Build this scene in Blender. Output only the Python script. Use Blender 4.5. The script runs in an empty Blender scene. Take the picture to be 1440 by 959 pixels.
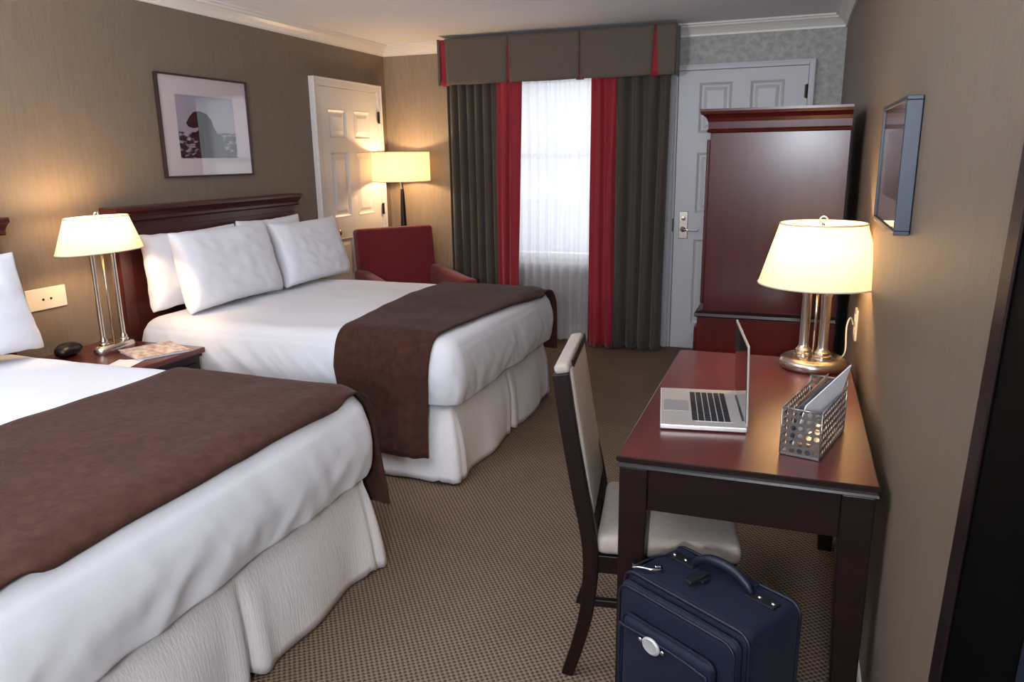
import bpy, bmesh, math, random
from mathutils import Vector, Matrix, noise
from mathutils.bvhtree import BVHTree
random.seed(4)
PI = math.pi
SC = bpy.context.scene
COL = SC.collection
XL, XR, YB, H, YF = -3.365, 0.26, 6.046, 2.43, -1.7     # room: left, right, back wall, ceiling, rear wall

# ------------------------------------------------------------------ materials
def lin(c):
    return tuple(((v/255.0)/12.92 if v/255.0 <= .04045 else ((v/255.0+.055)/1.055)**2.4) for v in c) + (1.0,)

def mat(name, rgb, rough=.6, metal=0., var=0., vscale=(20,20,20), bump=0., bscale=(60,60,60), spec=.5, coat=0., sheen=0., detail=3., rgb2=None, crough=.1):
    m = bpy.data.materials.new(name); m.use_nodes = True
    nt = m.node_tree; N = nt.nodes; L = nt.links
    b = N['Principled BSDF']
    b.inputs['Base Color'].default_value = lin(rgb)
    b.inputs['Roughness'].default_value = rough
    b.inputs['Metallic'].default_value = metal
    b.inputs['Specular IOR Level'].default_value = spec
    b.inputs['Coat Weight'].default_value = coat
    b.inputs['Coat Roughness'].default_value = crough
    b.inputs['Sheen Weight'].default_value = sheen
    tc = N.new('ShaderNodeTexCoord')
    if var or rgb2:
        mp = N.new('ShaderNodeMapping'); mp.inputs['Scale'].default_value = vscale
        nz = N.new('ShaderNodeTexNoise'); nz.inputs['Scale'].default_value = 1; nz.inputs['Detail'].default_value = detail
        cr = N.new('ShaderNodeValToRGB')
        cr.color_ramp.elements[0].position = .3; cr.color_ramp.elements[1].position = .7
        c = lin(rgb)
        if rgb2: c0, c1 = c, lin(rgb2)
        else:
            c0 = tuple(v*(1-var) for v in c[:3])+(1,); c1 = tuple(min(1, v*(1+var)) for v in c[:3])+(1,)
        cr.color_ramp.elements[0].color = c0; cr.color_ramp.elements[1].color = c1
        L.new(tc.outputs['Object'], mp.inputs['Vector']); L.new(mp.outputs[0], nz.inputs['Vector'])
        L.new(nz.outputs['Fac'], cr.inputs['Fac']); L.new(cr.outputs['Color'], b.inputs['Base Color'])
    if bump:
        mp = N.new('ShaderNodeMapping'); mp.inputs['Scale'].default_value = bscale
        nz = N.new('ShaderNodeTexNoise'); nz.inputs['Scale'].default_value = 1; nz.inputs['Detail'].default_value = 3
        bp = N.new('ShaderNodeBump'); bp.inputs['Strength'].default_value = bump; bp.inputs['Distance'].default_value = .004
        L.new(tc.outputs['Object'], mp.inputs['Vector']); L.new(mp.outputs[0], nz.inputs['Vector'])
        L.new(nz.outputs['Fac'], bp.inputs['Height']); L.new(bp.outputs[0], b.inputs['Normal'])
    return m

def wallpaper(name, rgb, streak=(75,75,7)):
    m = mat(name, rgb, rough=.5, var=.085, vscale=streak, bump=.2, bscale=(170,170,10), spec=.45, detail=5)
    return m
M = {}
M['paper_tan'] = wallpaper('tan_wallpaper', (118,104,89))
M['paper_back_lit'] = wallpaper('tan_wallpaper_back_lit', (140,124,106))  # same tan paper, lightened: lamp and flash light put into the colour
M['paper_grey'] = mat('grey_mottled_wallpaper', (146,145,139), rough=.5, rgb2=(184,182,175), vscale=(24,24,24), bump=.6, bscale=(50,50,50), detail=6)
M['ceiling'] = mat('ceiling_paint', (238,238,242), rough=.9, bump=.08, bscale=(80,80,80))
M['white_paint'] = mat('white_gloss_paint', (226,220,212), rough=.35)
M['door_paint'] = mat('door_white_paint', (218,212,206), rough=.4)
M['door_grey'] = mat('entry_door_paint', (200,198,201), rough=.4)
M['linen'] = mat('white_bed_linen', (226,226,230), rough=.75, bump=.12, bscale=(14,14,14), sheen=.15)
M['pillow'] = mat('white_pillow_cotton', (230,230,236), rough=.75, bump=.1, bscale=(20,20,20), sheen=.1)
M['skirt'] = mat('seersucker_skirt', (226,222,221), rough=.8, bump=.5, bscale=(150,150,10), sheen=.1)
M['runner'] = mat('brown_fleece', (66,40,32), rough=.85, var=.22, vscale=(30,30,30), bump=.3, bscale=(60,60,60), sheen=.06, spec=.1)
M['mattress'] = mat('mattress_ticking', (200,200,200), rough=.9)
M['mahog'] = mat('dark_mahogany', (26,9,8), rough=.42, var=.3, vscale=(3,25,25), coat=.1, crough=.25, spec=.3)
M['mahog_head'] = mat('headboard_mahogany', (66,24,21), rough=.3, var=.2, vscale=(25,3,25), coat=.2, crough=.25)
M['mahog_side'] = mat('mahogany_veneer', (62,15,14), rough=.3, var=.2, vscale=(26,26,2.5), spec=.25, coat=.22, crough=.2)
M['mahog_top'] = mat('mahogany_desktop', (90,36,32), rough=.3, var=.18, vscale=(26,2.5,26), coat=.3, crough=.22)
M['espresso'] = mat('espresso_wood', (24,11,10), rough=.4, spec=.3, var=.2, vscale=(20,20,3))
M['cream'] = mat('cream_chair_fabric', (170,157,146), rough=.85, var=.06, vscale=(60,60,60), bump=.25, bscale=(300,300,300))
M['brown_drape'] = mat('brown_drape_cloth', (72,62,52), rough=.8, var=.12, vscale=(60,60,2), bump=.2, bscale=(300,300,300), sheen=.2)
M['valance'] = mat('valance_cloth', (96,84,74), rough=.8, var=.08, vscale=(50,50,50), bump=.2, bscale=(300,300,300), sheen=.2)
M['red_drape'] = mat('crimson_drape_cloth', (150,12,34), rough=.7, sheen=.3)
M['red_chair'] = mat('crimson_chair_fabric', (112,18,26), rough=.85, var=.12, vscale=(6,6,90), bump=.2, bscale=(30,30,300), sheen=.2)
M['nickel'] = mat('brushed_nickel', (200,190,178), rough=.26, metal=1)
M['chrome'] = mat('polished_chrome', (225,225,225), rough=.12, metal=1)
M['brass'] = mat('aged_brass', (190,150,90), rough=.25, metal=1)
M['dark_metal'] = mat('dark_bronze', (50,42,36), rough=.4, metal=.8)
M['black'] = mat('black_plastic', (14,14,15), rough=.3)
M['blackframe'] = mat('black_frame_wood', (2,2,2), rough=.55, spec=.04)
M['redframe'] = mat('reddish_black_bevel', (22,11,12), rough=.4, spec=.2)
M['steel_frame'] = mat('blue_grey_metal_frame', (44,48,61), rough=.45, metal=.2)
M['frame_dark'] = mat('dark_bronze_frame', (46,34,32), rough=.4)
M['mat_board'] = mat('white_mat_board', (214,200,202), rough=.8)
M['mirror'] = mat('mirror_silver', (210,212,214), rough=.02, metal=1)
M['ivory'] = mat('ivory_plastic', (214,202,182), rough=.4)
M['alu'] = mat('laptop_aluminium', (214,208,202), rough=.36, metal=.5)
M['key'] = mat('key_black', (22,24,30), rough=.5)
M['screen'] = mat('laptop_glass', (12,10,14), rough=.06, coat=1., crough=.03)
M['holder'] = mat('punched_steel', (168,164,162), rough=.3, metal=.9)
M['paper'] = mat('white_paper', (228,228,232), rough=.7)
M['paper_print'] = mat('printed_page', (224,214,204), rough=.6, rgb2=(150,120,100), vscale=(16,30,1), detail=2)
M['paper_brown'] = mat('brown_brochure', (120,86,70), rough=.5, rgb2=(190,160,140), vscale=(20,20,20))
M['paper_grey2'] = mat('grey_brochure', (110,110,118), rough=.5, rgb2=(60,60,66), vscale=(12,12,12))
M['bag'] = mat('navy_nylon', (12,20,42), rough=.6, var=.12, vscale=(200,200,200), bump=.35, bscale=(500,500,500), sheen=.03, spec=.3)
M['bag_dark'] = mat('navy_piping', (15,20,38), rough=.5)
M['webbing'] = mat('black_webbing', (10,11,16), rough=.6)
M['cord'] = mat('white_cord', (205,200,190), rough=.5)
M['rubber'] = mat('rubber', (12,12,12), rough=.7)

def carpet_mat():
    m = bpy.data.materials.new('woven_carpet'); m.use_nodes = True
    nt = m.node_tree; N = nt.nodes; L = nt.links; b = N['Principled BSDF']
    b.inputs['Roughness'].default_value = .95; b.inputs['Specular IOR Level'].default_value = .1
    tc = N.new('ShaderNodeTexCoord'); mp = N.new('ShaderNodeMapping'); mp.inputs['Scale'].default_value = (1,1,1)
    mp.inputs['Rotation'].default_value = (0,0,math.radians(8))
    L.new(tc.outputs['Object'], mp.inputs['Vector'])
    sp = N.new('ShaderNodeSeparateXYZ'); L.new(mp.outputs[0], sp.inputs[0])
    def math_(op, a, c=None):
        n = N.new('ShaderNodeMath'); n.operation = op
        if isinstance(a, (int,float)): n.inputs[0].default_value = a
        else: L.new(a, n.inputs[0])
        if c is not None:
            if isinstance(c, (int,float)): n.inputs[1].default_value = c
            else: L.new(c, n.inputs[1])
        return n.outputs[0]
    k = 2*PI/.0215
    sx = math_('SINE', math_('MULTIPLY', sp.outputs[0], k))
    sy = math_('SINE', math_('MULTIPLY', sp.outputs[1], k))
    pr = math_('MULTIPLY', sx, sy)
    nz = N.new('ShaderNodeTexNoise'); nz.inputs['Scale'].default_value = 160; nz.inputs['Detail'].default_value = 2
    L.new(tc.outputs['Object'], nz.inputs['Vector'])
    s = math_('ADD', pr, math_('MULTIPLY', math_('SUBTRACT', nz.outputs['Fac'], .5), 1.1))
    cr = N.new('ShaderNodeValToRGB')
    e = cr.color_ramp.elements; e[0].position = .25; e[0].color = lin((136,116,97)); e[1].position = .8; e[1].color = lin((72,56,46))
    L.new(math_('ADD', math_('MULTIPLY', s, .5), .4), cr.inputs['Fac'])
    big = N.new('ShaderNodeTexNoise'); big.inputs['Scale'].default_value = 2.2
    L.new(tc.outputs['Object'], big.inputs['Vector'])
    mx = N.new('ShaderNodeMix'); mx.data_type = 'RGBA'; mx.blend_type = 'MULTIPLY'; mx.inputs[0].default_value = .35
    L.new(cr.outputs['Color'], mx.inputs[6]); L.new(big.outputs['Fac'], mx.inputs[7])
    gm = N.new('ShaderNodeGamma'); gm.inputs[1].default_value = .95
    L.new(mx.outputs[2], gm.inputs[0]); L.new(gm.outputs[0], b.inputs['Base Color'])
    bp = N.new('ShaderNodeBump'); bp.inputs['Strength'].default_value = .5; bp.inputs['Distance'].default_value = .004; bp.invert = True
    L.new(s, bp.inputs['Height']); L.new(bp.outputs[0], b.inputs['Normal'])
    return m
M['carpet'] = carpet_mat()

def cloth_trans(name, rgb, transp, transl):
    """thin cloth: diffuse + translucent, optionally see-through"""
    m = bpy.data.materials.new(name); m.use_nodes = True
    nt = m.node_tree; N = nt.nodes; L = nt.links; N.remove(N['Principled BSDF']); out = N['Material Output']
    d = N.new('ShaderNodeBsdfDiffuse'); d.inputs[0].default_value = lin(rgb)
    t = N.new('ShaderNodeBsdfTranslucent'); t.inputs[0].default_value = lin(rgb)
    mx = N.new('ShaderNodeMixShader'); mx.inputs[0].default_value = transl
    L.new(d.outputs[0], mx.inputs[1]); L.new(t.outputs[0], mx.inputs[2])
    if transp:
        tr = N.new('ShaderNodeBsdfTransparent'); m2 = N.new('ShaderNodeMixShader'); m2.inputs[0].default_value = transp
        L.new(mx.outputs[0], m2.inputs[1]); L.new(tr.outputs[0], m2.inputs[2]); L.new(m2.outputs[0], out.inputs[0])
    else: L.new(mx.outputs[0], out.inputs[0])
    return m
M['sheer'] = cloth_trans('sheer_white_voile', (240,240,244), .22, .6)
M['shade'] = cloth_trans('cream_lamp_shade', (240,222,190), 0, .3)

def glass_mat():
    m = bpy.data.materials.new('clear_glass'); m.use_nodes = True
    nt = m.node_tree; N = nt.nodes; L = nt.links; N.remove(N['Principled BSDF']); out = N['Material Output']
    lw = N.new('ShaderNodeLayerWeight'); lw.inputs[0].default_value = .5
    pw = N.new('ShaderNodeMath'); pw.operation = 'POWER'; pw.inputs[1].default_value = 4
    ma = N.new('ShaderNodeMath'); ma.operation = 'MULTIPLY_ADD'; ma.inputs[1].default_value = .9; ma.inputs[2].default_value = .055
    t = N.new('ShaderNodeBsdfTransparent'); g = N.new('ShaderNodeBsdfGlossy'); g.inputs['Roughness'].default_value = .01
    mx = N.new('ShaderNodeMixShader')
    L.new(lw.outputs['Facing'], pw.inputs[0]); L.new(pw.outputs[0], ma.inputs[0]); L.new(ma.outputs[0], mx.inputs[0]); L.new(t.outputs[0], mx.inputs[1]); L.new(g.outputs[0], mx.inputs[2]); L.new(mx.outputs[0], out.inputs[0])
    return m
M['glass'] = glass_mat()

def bulb_mat():
    """clear glowing bulb: faint emission over see-through glass"""
    m = bpy.data.materials.new('lit_bulb'); m.use_nodes = True
    nt = m.node_tree; N = nt.nodes; L = nt.links; N.remove(N['Principled BSDF'])
    e = N.new('ShaderNodeEmission'); e.inputs[0].default_value = (1,.75,.45,1); e.inputs[1].default_value = 12
    t = N.new('ShaderNodeBsdfTransparent'); mx = N.new('ShaderNodeMixShader'); mx.inputs[0].default_value = .12
    L.new(t.outputs[0], mx.inputs[1]); L.new(e.outputs[0], mx.inputs[2]); L.new(mx.outputs[0], N['Material Output'].inputs[0])
    return m
M['bulb'] = bulb_mat()

def photo_mat():
    """monochrome seascape print: pale sky, dark rock, broken surf"""
    m = bpy.data.materials.new('seascape_print'); m.use_nodes = True
    nt = m.node_tree; N = nt.nodes; L = nt.links; b = N['Principled BSDF']; b.inputs['Roughness'].default_value = .6
    tc = N.new('ShaderNodeTexCoord'); mp = N.new('ShaderNodeMapping'); mp.inputs['Scale'].default_value = (20,20,55)
    nz = N.new('ShaderNodeTexNoise'); nz.inputs['Scale'].default_value = 1; nz.inputs['Detail'].default_value = 4
    L.new(tc.outputs['Object'], mp.inputs['Vector']); L.new(mp.outputs[0], nz.inputs['Vector'])
    cr = N.new('ShaderNodeValToRGB'); e = cr.color_ramp.elements
    e[0].position = .50; e[0].color = lin((16,10,16)); e[1].position = .62; e[1].color = lin((170,160,172))
    L.new(nz.outputs['Fac'], cr.inputs['Fac']); L.new(cr.outputs['Color'], b.inputs['Base Color'])
    return m
M['surf'] = photo_mat()
M['print_sky'] = mat('print_sky', (166,160,172), rough=.6, var=.05, vscale=(10,10,10))
M['print_rock'] = mat('print_rock', (14,8,12), rough=.6)
M['print_dusk'] = mat('dusk_print', (110,82,92), rough=.6, rgb2=(150,122,128), vscale=(2,6,6))

# ------------------------------------------------------------------ helpers
def obj(name, bm, m, parent=None, smooth=False, bevel=0, bseg=2, angle=None):
    me = bpy.data.meshes.new(name); bm.normal_update(); bm.to_mesh(me); bm.free()
    ms = m if isinstance(m, (list, tuple)) else [m]
    for x in ms: me.materials.append(x)
    o = bpy.data.objects.new(name, me); COL.objects.link(o)
    if parent is not None: o.parent = parent
    if bevel:
        md = o.modifiers.new('b', 'BEVEL'); md.width = bevel; md.segments = bseg; md.limit_method = 'ANGLE'; md.angle_limit = math.radians(40)
    if smooth:
        for p in me.polygons: p.use_smooth = True
        if angle:
            try: me.set_sharp_from_angle(angle=math.radians(angle))
            except Exception: pass
    return o
def tag(o, label=None, cat=None, group=None, kind=None):
    if label: o['label'] = label
    if cat: o['category'] = cat
    if group: o['group'] = group
    if kind: o['kind'] = kind
    return o
def thing(name, label, cat, loc=(0,0,0), rz=0, group=None):
    o = bpy.data.objects.new(name, None); COL.objects.link(o); o.empty_display_size = .1
    o.location = loc; o.rotation_euler = (0,0,rz)
    return tag(o, label, cat, group)
def struct(name, bm, m, parent=None, **k):
    o = obj(name, bm, m, parent, **k)
    if parent is None: o['kind'] = 'structure'
    return o
def box(bm, x0, x1, y0, y1, z0, z1, mi=0, mx=None):
    vs = [Vector((x, y, z)) for z in (z0, z1) for y in (y0, y1) for x in (x0, x1)]
    if mx: vs = [mx @ v for v in vs]
    v = [bm.verts.new(p) for p in vs]
    for f in ((0,2,3,1),(4,5,7,6),(0,1,5,4),(2,6,7,3),(0,4,6,2),(1,3,7,5)):
        fc = bm.faces.new([v[i] for i in f]); fc.material_index = mi
def B(*boxes):
    bm = bmesh.new()
    for b in boxes: box(bm, *b)
    return bm
def lathe(bm, prof, n=32, c=(0,0), cap=True):
    """prof: list of (r,z)"""
    rings = []
    for r, z in prof:
        rings.append([bm.verts.new((c[0]+r*math.cos(2*PI*i/n), c[1]+r*math.sin(2*PI*i/n), z)) for i in range(n)])
    for a, b in zip(rings, rings[1:]):
        for i in range(n): bm.faces.new((a[i], a[(i+1)%n], b[(i+1)%n], b[i]))
    if cap:
        bm.faces.new(list(reversed(rings[0]))); bm.faces.new(rings[-1])
    return rings
def tube(bm, pts, r, n=8, caps=True, rad=None):
    pts = [Vector(p) for p in pts]; rings = []
    up = Vector((0,0,1))
    for i, p in enumerate(pts):
        t = (pts[min(i+1, len(pts)-1)] - pts[max(i-1, 0)]).normalized()
        if abs(t.dot(up)) > .95: up = Vector((1,0,0)) if abs(t.x) < .9 else Vector((0,1,0))
        a = t.cross(up).normalized(); b = t.cross(a).normalized(); up = a.cross(t).normalized()
        rr = rad[i] if rad else r
        rings.append([bm.verts.new(p + a*rr*math.cos(2*PI*k/n) + b*rr*math.sin(2*PI*k/n)) for k in range(n)])
    for a, b in zip(rings, rings[1:]):
        for i in range(n): bm.faces.new((a[i], a[(i+1)%n], b[(i+1)%n], b[i]))
    if caps: bm.faces.new(list(reversed(rings[0]))); bm.faces.new(rings[-1])
    bmesh.ops.recalc_face_normals(bm, faces=bm.faces)
def extr(bm, prof, axis, a, b, mi=0):
    """closed 2-D profile extruded along axis 'X','Y','Z' from a to b; prof in the other two coordinates in order"""
    def P(p, t):
        return {'X': (t, p[0], p[1]), 'Y': (p[0], t, p[1]), 'Z': (p[0], p[1], t)}[axis]
    A = [bm.verts.new(P(p, a)) for p in prof]; Bv = [bm.verts.new(P(p, b)) for p in prof]
    n = len(prof)
    fs = [bm.faces.new((A[i], A[(i+1)%n], Bv[(i+1)%n], Bv[i])) for i in range(n)]
    fs += [bm.faces.new(list(reversed(A))), bm.faces.new(Bv)]
    for f in fs: f.material_index = mi
    bmesh.ops.recalc_face_normals(bm, faces=bm.faces)
def spline(pts, n=8):
    pts = [Vector(p) for p in pts]; out = []
    for i in range(len(pts)-1):
        p0 = pts[max(i-1,0)]; p1 = pts[i]; p2 = pts[i+1]; p3 = pts[min(i+2, len(pts)-1)]
        for k in range(n):
            t = k/n
            out.append(.5*((2*p1)+(p2-p0)*t+(2*p0-5*p1+4*p2-p3)*t*t+(-p0+3*p1-3*p2+p3)*t**3))
    out.append(pts[-1]); return out
def grid_mesh(bm, P, wrapu=False):
    V = [[bm.verts.new(p) for p in row] for row in P]
    nu = len(V)
    for i in range(nu if wrapu else nu-1):
        a, b = V[i], V[(i+1)%nu]
        for j in range(len(a)-1): bm.faces.new((a[j], b[j], b[j+1], a[j+1]))
    return V
def nz(x, y, z=0): return noise.noise(Vector((x, y, z)))
def ridge(x, y, z=0): return 1-2*abs(noise.noise(Vector((x, y, z))))
def sm(a, b, t):
    t = min(1, max(0, (t-a)/(b-a))); return t*t*(3-2*t)

# ------------------------------------------------------------------ room
struct('floor', B((XL-.1, XR+.1, YF-.1, YB+.15, -.06, 0)), M['carpet'])
struct('ceiling', B((XL-.1, XR+.1, YF-.1, YB+.15, H, H+.06)), M['ceiling'])
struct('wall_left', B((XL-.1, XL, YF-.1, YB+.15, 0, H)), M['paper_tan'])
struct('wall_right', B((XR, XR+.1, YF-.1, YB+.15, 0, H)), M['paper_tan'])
WX0, WX1, WZ0, WZ1 = -2.42, -1.16, .66, 2.12      # window opening
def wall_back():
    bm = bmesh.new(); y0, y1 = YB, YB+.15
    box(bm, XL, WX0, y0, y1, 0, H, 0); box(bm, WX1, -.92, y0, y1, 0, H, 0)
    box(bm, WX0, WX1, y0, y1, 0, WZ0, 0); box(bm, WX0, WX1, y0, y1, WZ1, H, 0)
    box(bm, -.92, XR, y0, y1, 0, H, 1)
    struct('wall_back', bm, [M['paper_back_lit'], M['paper_grey']])
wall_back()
RX0, RX1, RZ0, RZ1 = -.05, .23, 1.3, 2.05
struct('wall_front', B((XL, RX0, YF-.1, YF, 0, H), (RX1, XR, YF-.1, YF, 0, H), (RX0, RX1, YF-.1, YF, 0, RZ0), (RX0, RX1, YF-.1, YF, RZ1, H)), M['paper_tan'])
# crown moulding: stepped cove profile, mitred run per wall
def crown_prof(s):   # offset from wall (toward room, sign s) and z
    return [(0, H), (0, H-.085), (s*.012, H-.085), (s*.014, H-.072), (s*.03, H-.05), (s*.05, H-.032), (s*.062, H-.026), (s*.066, H-.014), (s*.08, H-.012), (s*.08, H)]
bm = bmesh.new(); extr(bm, [(XL+p[0], p[1]) for p in crown_prof(1)], 'Y', YF, YB); struct('trim_1', bm, M['white_paint'])
bm = bmesh.new(); extr(bm, [(XR+p[0], p[1]) for p in crown_prof(-1)], 'Y', YF, YB); struct('trim_2', bm, M['white_paint'])
bm = bmesh.new(); extr(bm, [(YB+p[0], p[1]) for p in crown_prof(-1)], 'X', XL, XR); struct('trim_3', bm, M['white_paint'])
def base_prof(s): return [(0,0), (s*.016,0), (s*.016,.085), (s*.009,.098), (s*.006,.11), (0,.11)]
bm = bmesh.new(); extr(bm, [(XR+p[0], p[1]) for p in base_prof(-1)], 'Y', YF, YB); struct('baseboard_right', bm, M['white_paint'])
bm = bmesh.new(); extr(bm, [(XL+p[0], p[1]) for p in base_prof(1)], 'Y', YF, 4.90); struct('baseboard_left', bm, M['white_paint'])
bm = bmesh.new(); extr(bm, [(YB+p[0], p[1]) for p in base_prof(-1)], 'X', XL, -.93); struct('baseboard_back', bm, M['white_paint'])

# panelled doors: local x across 0..w, z up, front face toward -y
def panel_leaf(w, h, panels, t=.036):
    bm = bmesh.new()
    xs = sorted({0, w} | {p[0] for p in panels} | {p[1] for p in panels}); zs = sorted({0, h} | {p[2] for p in panels} | {p[3] for p in panels})
    for i in range(len(xs)-1):
        for j in range(len(zs)-1):
            x0, x1, z0, z1 = xs[i], xs[i+1], zs[j], zs[j+1]
            hit = any(p[0]-1e-6 <= x0 and x1 <= p[1]+1e-6 and p[2]-1e-6 <= z0 and z1 <= p[3]+1e-6 for p in panels)
            if not hit:
                bm.faces.new([bm.verts.new(q) for q in ((x0,0,z0),(x1,0,z0),(x1,0,z1),(x0,0,z1))])
    for x0, x1, z0, z1 in panels:
        prev = None
        for ins, d in ((0,0), (.006,-.003), (.012,.004), (.022,.011), (.034,.011), (.058,.002)):
            r = [bm.verts.new(q) for q in ((x0+ins,d,z0+ins),(x1-ins,d,z0+ins),(x1-ins,d,z1-ins),(x0+ins,d,z1-ins))]
            if prev:
                for k in range(4): bm.faces.new((prev[k], prev[(k+1)%4], r[(k+1)%4], r[k]))
            prev = r
        bm.faces.new(prev)
    # edges and back
    for f in (((0,0,0),(0,0,h),(0,t,h),(0,t,0)), ((w,0,0),(w,t,0),(w,t,h),(w,0,h)), ((0,0,h),(w,0,h),(w,t,h),(0,t,h)), ((0,t,0),(0,t,h),(w,t,h),(w,t,0)), ((0,0,0),(0,t,0),(w,t,0),(w,0,0))):
        bm.faces.new([bm.verts.new(q) for q in f])
    bmesh.ops.remove_doubles(bm, verts=bm.verts, dist=1e-5); bmesh.ops.recalc_face_normals(bm, faces=bm.faces)
    return bm
def casing_bm(w, h, cw, front, depth):
    """U-shaped casing round a leaf of w x h, with a stepped outer bead"""
    return B((-cw, -.003, front, front+depth, 0, h+cw), (w+.003, w+cw, front, front+depth, 0, h+cw), (-.003, w+.003, front, front+depth, h+.003, h+cw),
             (-cw, -cw+.014, front-.008, front, 0, h+cw), (w+cw-.014, w+cw, front-.008, front, 0, h+cw), (-cw+.014, w+cw-.014, front-.008, front, h+cw-.014, h+cw))
# door_1 on the left wall (local +x -> world -Y ... leaf spans Y 4.98-5.835)
d1 = thing('door_1', 'white six-panel door on left wall behind the armchair', 'door', (XL+.03, 4.98, 0), PI/2)
d1['kind'] = 'structure'; del d1['category']
w1, h1 = .855, 2.035
obj('door_leaf', panel_leaf(w1, h1, [(.12,.375,1.66,1.88), (.48,.735,1.66,1.88), (.12,.375,1.06,1.56), (.48,.735,1.06,1.56), (.12,.375,.2,.9), (.48,.735,.2,.9)], .028), M['door_paint'], d1)
obj('door_casing', casing_bm(w1, h1, .062, -.012, .04), M['door_paint'], d1, bevel=.003)
bm = bmesh.new(); lathe(bm, [(.001,0),(.03,0),(.032,.004),(.024,.009),(.011,.014),(.010,.035),(.02,.042),(.027,.052),(.028,.062),(.022,.072),(.001,.075)], 24)
kn = obj('door_knob', bm, M['brass'], d1, smooth=True); kn.location = (.075, -.0, .955); kn.rotation_euler = (PI/2, 0, 0)
def hinge(parent, x, z, y=-.004):
    bm = B((-.016,.016,-.002,.003,-.045,.045)); tube(bm, [(0,-.005,-.048),(0,-.005,.048)], .006)
    o = obj('hinge', bm, M['dark_metal'], parent); o.location = (x, y, z)
hinge(d1, w1+.002, 1.84, -.014); hinge(d1, w1+.002, 1.09, -.014); hinge(d1, w1+.002, .25, -.014)
# door_2: entry door on back wall
d2 = thing('door_2', 'grey white entry door with lever handle behind the armoire', 'door', (-.868, YB-.03, 0), 0)
d2['kind'] = 'structure'; del d2['category']
w2, h2 = .90, 2.105
obj('door_leaf', panel_leaf(w2, h2, [(.15,.385,1.66,2.02), (.51,.745,1.66,2.02), (.15,.385,1.07,1.52), (.51,.745,1.07,1.52), (.15,.385,.2,.87), (.51,.745,.2,.87)], .028), M['door_grey'], d2)
obj('door_casing', casing_bm(w2, h2, .042, -.012, .04), M['door_grey'], d2, bevel=.003)
hinge(d2, w2-.004, 1.93, -.006); hinge(d2, w2-.004, .95, -.006)
plate = obj('lock_plate', B((-.034,.034,-.008,0,-.105,.105)), M['nickel'], d2, bevel=.006); plate.location = (.072, 0, .975)
bm = bmesh.new()
lathe(bm, [(.001,0),(.022,0),(.022,.018),(.001,.02)], 20)
bm.transform(Matrix.Translation((0,-.008,0)) @ Matrix.Rotation(PI/2,4,'X'))
tube(bm, spline([(0,-.02,0),(0,-.05,0),(.02,-.062,0),(.06,-.064,-.002),(.115,-.06,-.004)], 5), .0085, 10)
lev = obj('lever', bm, M['chrome'], plate, smooth=True); lev.location = (0, 0, -.03)
bm = bmesh.new(); lathe(bm, [(.001,0),(.016,0),(.014,.012),(.001,.013)], 20); bm.transform(Matrix.Translation((0,-.008,.05)) @ Matrix.Rotation(PI/2,4,'X'))
obj('deadbolt', bm, M['chrome'], plate, smooth=True, angle=40)
obj('strike_plate', B((-.012,-.004,-.02,-.008,-.05,.05)), M['dark_metal'], d2).location = (.0, -.0, .975)

# window_1 behind the sheer
w = bpy.data.objects.new('window_1', None); COL.objects.link(w); w['kind'] = 'structure'; w['label'] = 'bright sash window behind the white sheer curtain'
zm = (WZ0+WZ1)/2+.12
obj('window_frame', B((WX0, WX0+.05, YB+.03, YB+.11, WZ0, WZ1), (WX1-.05, WX1, YB+.03, YB+.11, WZ0, WZ1), (WX0+.05, WX1-.05, YB+.03, YB+.11, WZ1-.05, WZ1), (WX0+.05, WX1-.05, YB+.03, YB+.11, WZ0, WZ0+.06), (WX0+.05, WX1-.05, YB+.05, YB+.09, zm-.022, zm+.022)), M['white_paint'], w, bevel=.004)
obj('window_pane', B((WX0+.05, WX1-.05, YB+.068, YB+.073, WZ0+.06, WZ1-.05)), M['glass'], w)
obj('window_sill', B((WX0-.04, WX1+.04, YB-.05, YB+.03, WZ0-.03, WZ0)), M['white_paint'], w, bevel=.006)
# fill_window added in the unseen rear wall, only to let in cool fill light
w = bpy.data.objects.new('fill_window', None); COL.objects.link(w); w['kind'] = 'structure'; w['label'] = 'small rear window added behind the camera for cool fill light'
obj('window_frame', B((RX0, RX0+.05, YF-.08, YF-.02, RZ0, RZ1), (RX1-.05, RX1, YF-.08, YF-.02, RZ0, RZ1), (RX0+.05, RX1-.05, YF-.08, YF-.02, RZ1-.05, RZ1), (RX0+.05, RX1-.05, YF-.08, YF-.02, RZ0, RZ0+.05), ((RX0+RX1)/2-.02, (RX0+RX1)/2+.02, YF-.07, YF-.03, RZ0+.05, RZ1-.05)), M['white_paint'], w)
# ground outside the window
struct('ground_outside', B((-14, 10, YB+.4, 30, -.3, -.2)), mat('pale_concrete', (190,190,190), rough=.9))

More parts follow.
